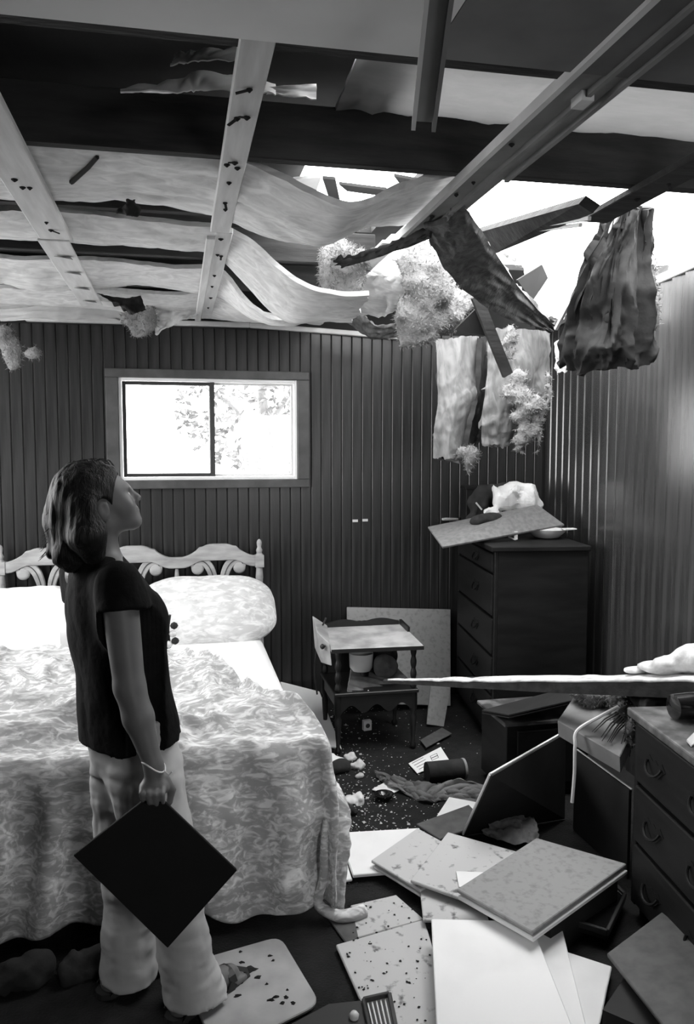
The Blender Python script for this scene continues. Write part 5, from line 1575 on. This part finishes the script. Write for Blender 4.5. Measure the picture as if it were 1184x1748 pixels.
# --- hair
s = SDF((-.47, 2.16, 1.24), (.0, 2.62, 1.72), .0045)
s.ell(Hd(-.018, 0, .040), np.array((.108, .088, .086)) * HS, HR, .02)
s.chain([P(142, 838, Y=2.42), P(134, 890, Y=2.42), P(140, 930, Y=2.42)], [.085, .086, .066], .05)
s.chain([P(150, 870, Y=2.33), P(150, 915, Y=2.31), P(160, 945, Y=2.32)], [.05, .05, .035], .03)
s.chain([P(150, 870, Y=2.48), P(150, 915, Y=2.5), P(165, 945, Y=2.5)], [.05, .05, .035], .03)
s.chain([P(120, 905, Y=2.40), P(106, 935, Y=2.40), P(86, 945, Y=2.40)], [.055, .036, .014], .03)
s.chain([P(125, 915, Y=2.36), P(112, 945, Y=2.35), P(100, 958, Y=2.35)], [.045, .03, .014], .03)
s.chain([P(150, 920, Y=2.36), P(130, 958, Y=2.36), P(118, 966, Y=2.36)], [.045, .026, .014], .03)
s.ell(Hd(.085, 0, -.018), np.array((.072, .11, .086)) * HS, HR, .012, sub=True)
s.ell(Hd(.075, 0, -.10), np.array((.090, .11, .085)) * HS, HR, .012, sub=True)
s.ell(Hd(-.006, .092, -.010), np.array((.026, .04, .036)) * HS, HR, .006, sub=True)
s.cap(Hd(.02, .09, -.06), Hd(-.03, .09, -.17), .035, .03, .015, sub=True)
s.disp(.0026, 55, 3, (1, 1, .10), ridge)
hair = build('hair', s.mesh(relax=1), M['hair'], woman, smooth=True, angle=0)
mb = MB()
for k in range(46):      # loose strands standing off the outline
    t = RNG.uniform(0, 1)
    a = P(np.interp(t, [0, .4, .8, 1], [135, 96, 92, 86]), np.interp(t, [0, .4, .8, 1], [797, 850, 905, 940]), Y=RNG.uniform(2.36, 2.44))
    dvec = np.array((-.022 - .012 * t, RNG.uniform(-.01, .01), RNG.uniform(-.05, -.01)))
    mb.tube([a + np.array((.02, 0, .012)), a + dvec * .4, a + dvec], [.0012, .0010, .0005], 4)
for k in range(22):
    t = RNG.uniform(0, 1)
    a = P(130 + 65 * t, 796 - 10 * math.sin(t * 2.4), Y=RNG.uniform(2.34, 2.40))
    mb.tube([a - EZ * .01, a + np.array((-.012, 0, .006)), a + np.array((-.03, 0, RNG.uniform(0, .008)))], [.0012, .001, .0005], 4)
build('loose_strands', mb, M['hair'], hair, kind='stuff')

# --- tee
s = SDF((-.46, 2.08, .78), (.12, 2.78, 1.40), .006)
zs = [.79, .86, .96, 1.08, 1.19, 1.25, 1.295, 1.335, 1.365]
loft(s, zs, [.022, .018, .004, -.012, -.024, -.036, -.046, -.055, -.060], [.140, .138, .128, .122, .122, .112, .096, .076, .060], [.200, .198, .192, .190, .190, .186, .165, .110, .066], .02)
ad = nrm(EL - SH)
for a, b in ((SH, EL), (LSH, LEL)):
    e = a + (b - a) * .46
    s.cap(a + np.array((0, 0, -.005)), e, .064, .072, .05)
s.ell(T(.042, .075, 1.18), (.06, .07, .07), None, .05)
s.ell(T(.042, -.075, 1.18), (.06, .07, .07), None, .05)
# cut the sleeve ends square and the hem flat
p_all = (np.stack(np.meshgrid(*[np.arange(n) * s.h + o for n, o in zip(s.n, s.lo)], indexing='ij'), -1))
for a, b, out in ((SH, EL, E2), (LSH, LEL, -E2)):
    e = a + (b - a) * .30
    u = nrm(b - a)
    t = (p_all - e) @ u
    q = p_all - a
    rad = np.linalg.norm(q - (q @ u)[..., None] * u, axis=-1)
    side_ = (p_all - PO) @ out
    inside_torso = side_ < .155
    m_ = (rad < .14) & (~inside_torso)
    s.F[m_] = np.maximum(s.F[m_], t[m_].astype(np.float32))
hemz = .808 + .012 * ((p_all - PO) @ E1) / .14
s.F = np.maximum(s.F, (hemz - p_all[..., 2]).astype(np.float32))
s.disp(.0045, 9, 3, (1, 1, .5), ridge)
del p_all
build('tee', s.mesh(relax=1), M['shirt'], woman, smooth=True, angle=0, label='dark short-sleeved tee')

# --- trousers
s = SDF((-.44, 2.06, .0), (.26, 2.78, .92), .0065)
loft(s, [.70, .76, .84, .90], [.03, .028, .022, .02], [.122, .128, .128, .122], [.175, .182, .182, .175], .03)
def low(p, z):
    return np.array((p[0], p[1], z))
s.chain([NHIP, (NHIP + NKN) / 2, NKN, (NKN + low(NHEM, .0)) / 2, low(NHEM, -.02) + np.array((.008, 0, 0))], [.112, .098, .080, .080, .104], .03)
s.chain([FHIP, (FHIP + FKN) / 2, FKN, (FKN + low(FHEM, .0)) / 2, low(FHEM, -.02)], [.112, .098, .082, .084, .102], .03)
s.F = np.maximum(s.F, (.030 - (np.arange(s.n[2]) * s.h + s.lo[2]))[None, None, :].astype(np.float32))
s.disp(.005, 8, 3, (1, 1, .45), ridge)
s.disp(.003, 20, 2, (.5, .5, 1.4), ridge)
build('trousers', s.mesh(relax=1), M['trousers'], woman, smooth=True, angle=0, label='pale wide-legged trousers')

# --- sandals, watch cord
for hl, toe in ((NHL, NT), (FHL, FT)):
    d = nrm((toe - hl) * np.array((1, 1, 0)))
    sd = np.array((-d[1], d[0], 0))
    L = np.linalg.norm((toe - hl)[:2])
    c = hl * np.array((1, 1, 0))
    ol = [(-.045, -.02), (-.05, .0), (-.045, .02), (-.02, .036), (.06, .033), (L * .75, .045), (L + .005, .038), (L + .025, .0), (L + .005, -.038), (L * .75, -.045), (.06, -.033), (-.02, -.036)]
    sn = build('sandal', MB().prism(ol, c + EZ * .002, d, sd, .018), M['sandal'], woman, label='dark open sandal')
    for f_, hgt, w_ in ((L * .72, .052, .026), (L * .30, .066, .02), (.0, .07, .016)):
        pts = [c + d * (f_ - (.02 if k_ in (0, 8) else 0)) + sd * .047 * math.cos(q_) + EZ * (.015 + hgt * math.sin(q_)) for k_, q_ in enumerate(np.linspace(0, math.pi, 9))]
        mb = MB()
        for a, b in zip(pts[:-1], pts[1:]):
            mb.bar(a, b, w_, .004, up=np.cross(nrm(b - a), d) + 1e-6)
        build('strap', mb, M['sandal'], sn)
wp = [WR + np.array((math.cos(a) * .030, math.sin(a) * .030, .006 * math.sin(a * 2) - .010 * math.cos(a))) for a in np.linspace(0, 2 * math.pi, 25)]
wp += [WR + np.array((.030, -.02, -.012)), WR + np.array((.040, -.025, -.02)), WR + np.array((.048, -.025, -.012))]
build('wrist_string', MB().tube(wp, .0022, 5), M['rope'], woman, smooth=True, label='white string tied round the wrist')

# --- the board in her hand
hq = [P(264, 1352, Y=2.122), P(405, 1486, Y=2.14), P(286, 1619, Y=2.125), P(125, 1461, Y=2.105)]
n_ = nrm(np.cross(hq[1] - hq[0], hq[3] - hq[0]))
if n_[1] > 0:
    n_ = -n_
hb_ = MB().hexa([q_ - n_ * .012 for q_ in hq], hq)
build('square_board', hb_, M['backlitboard'], label='dark square board hanging cornerwise from the woman\'s hand', cat='board', bevel=.002)
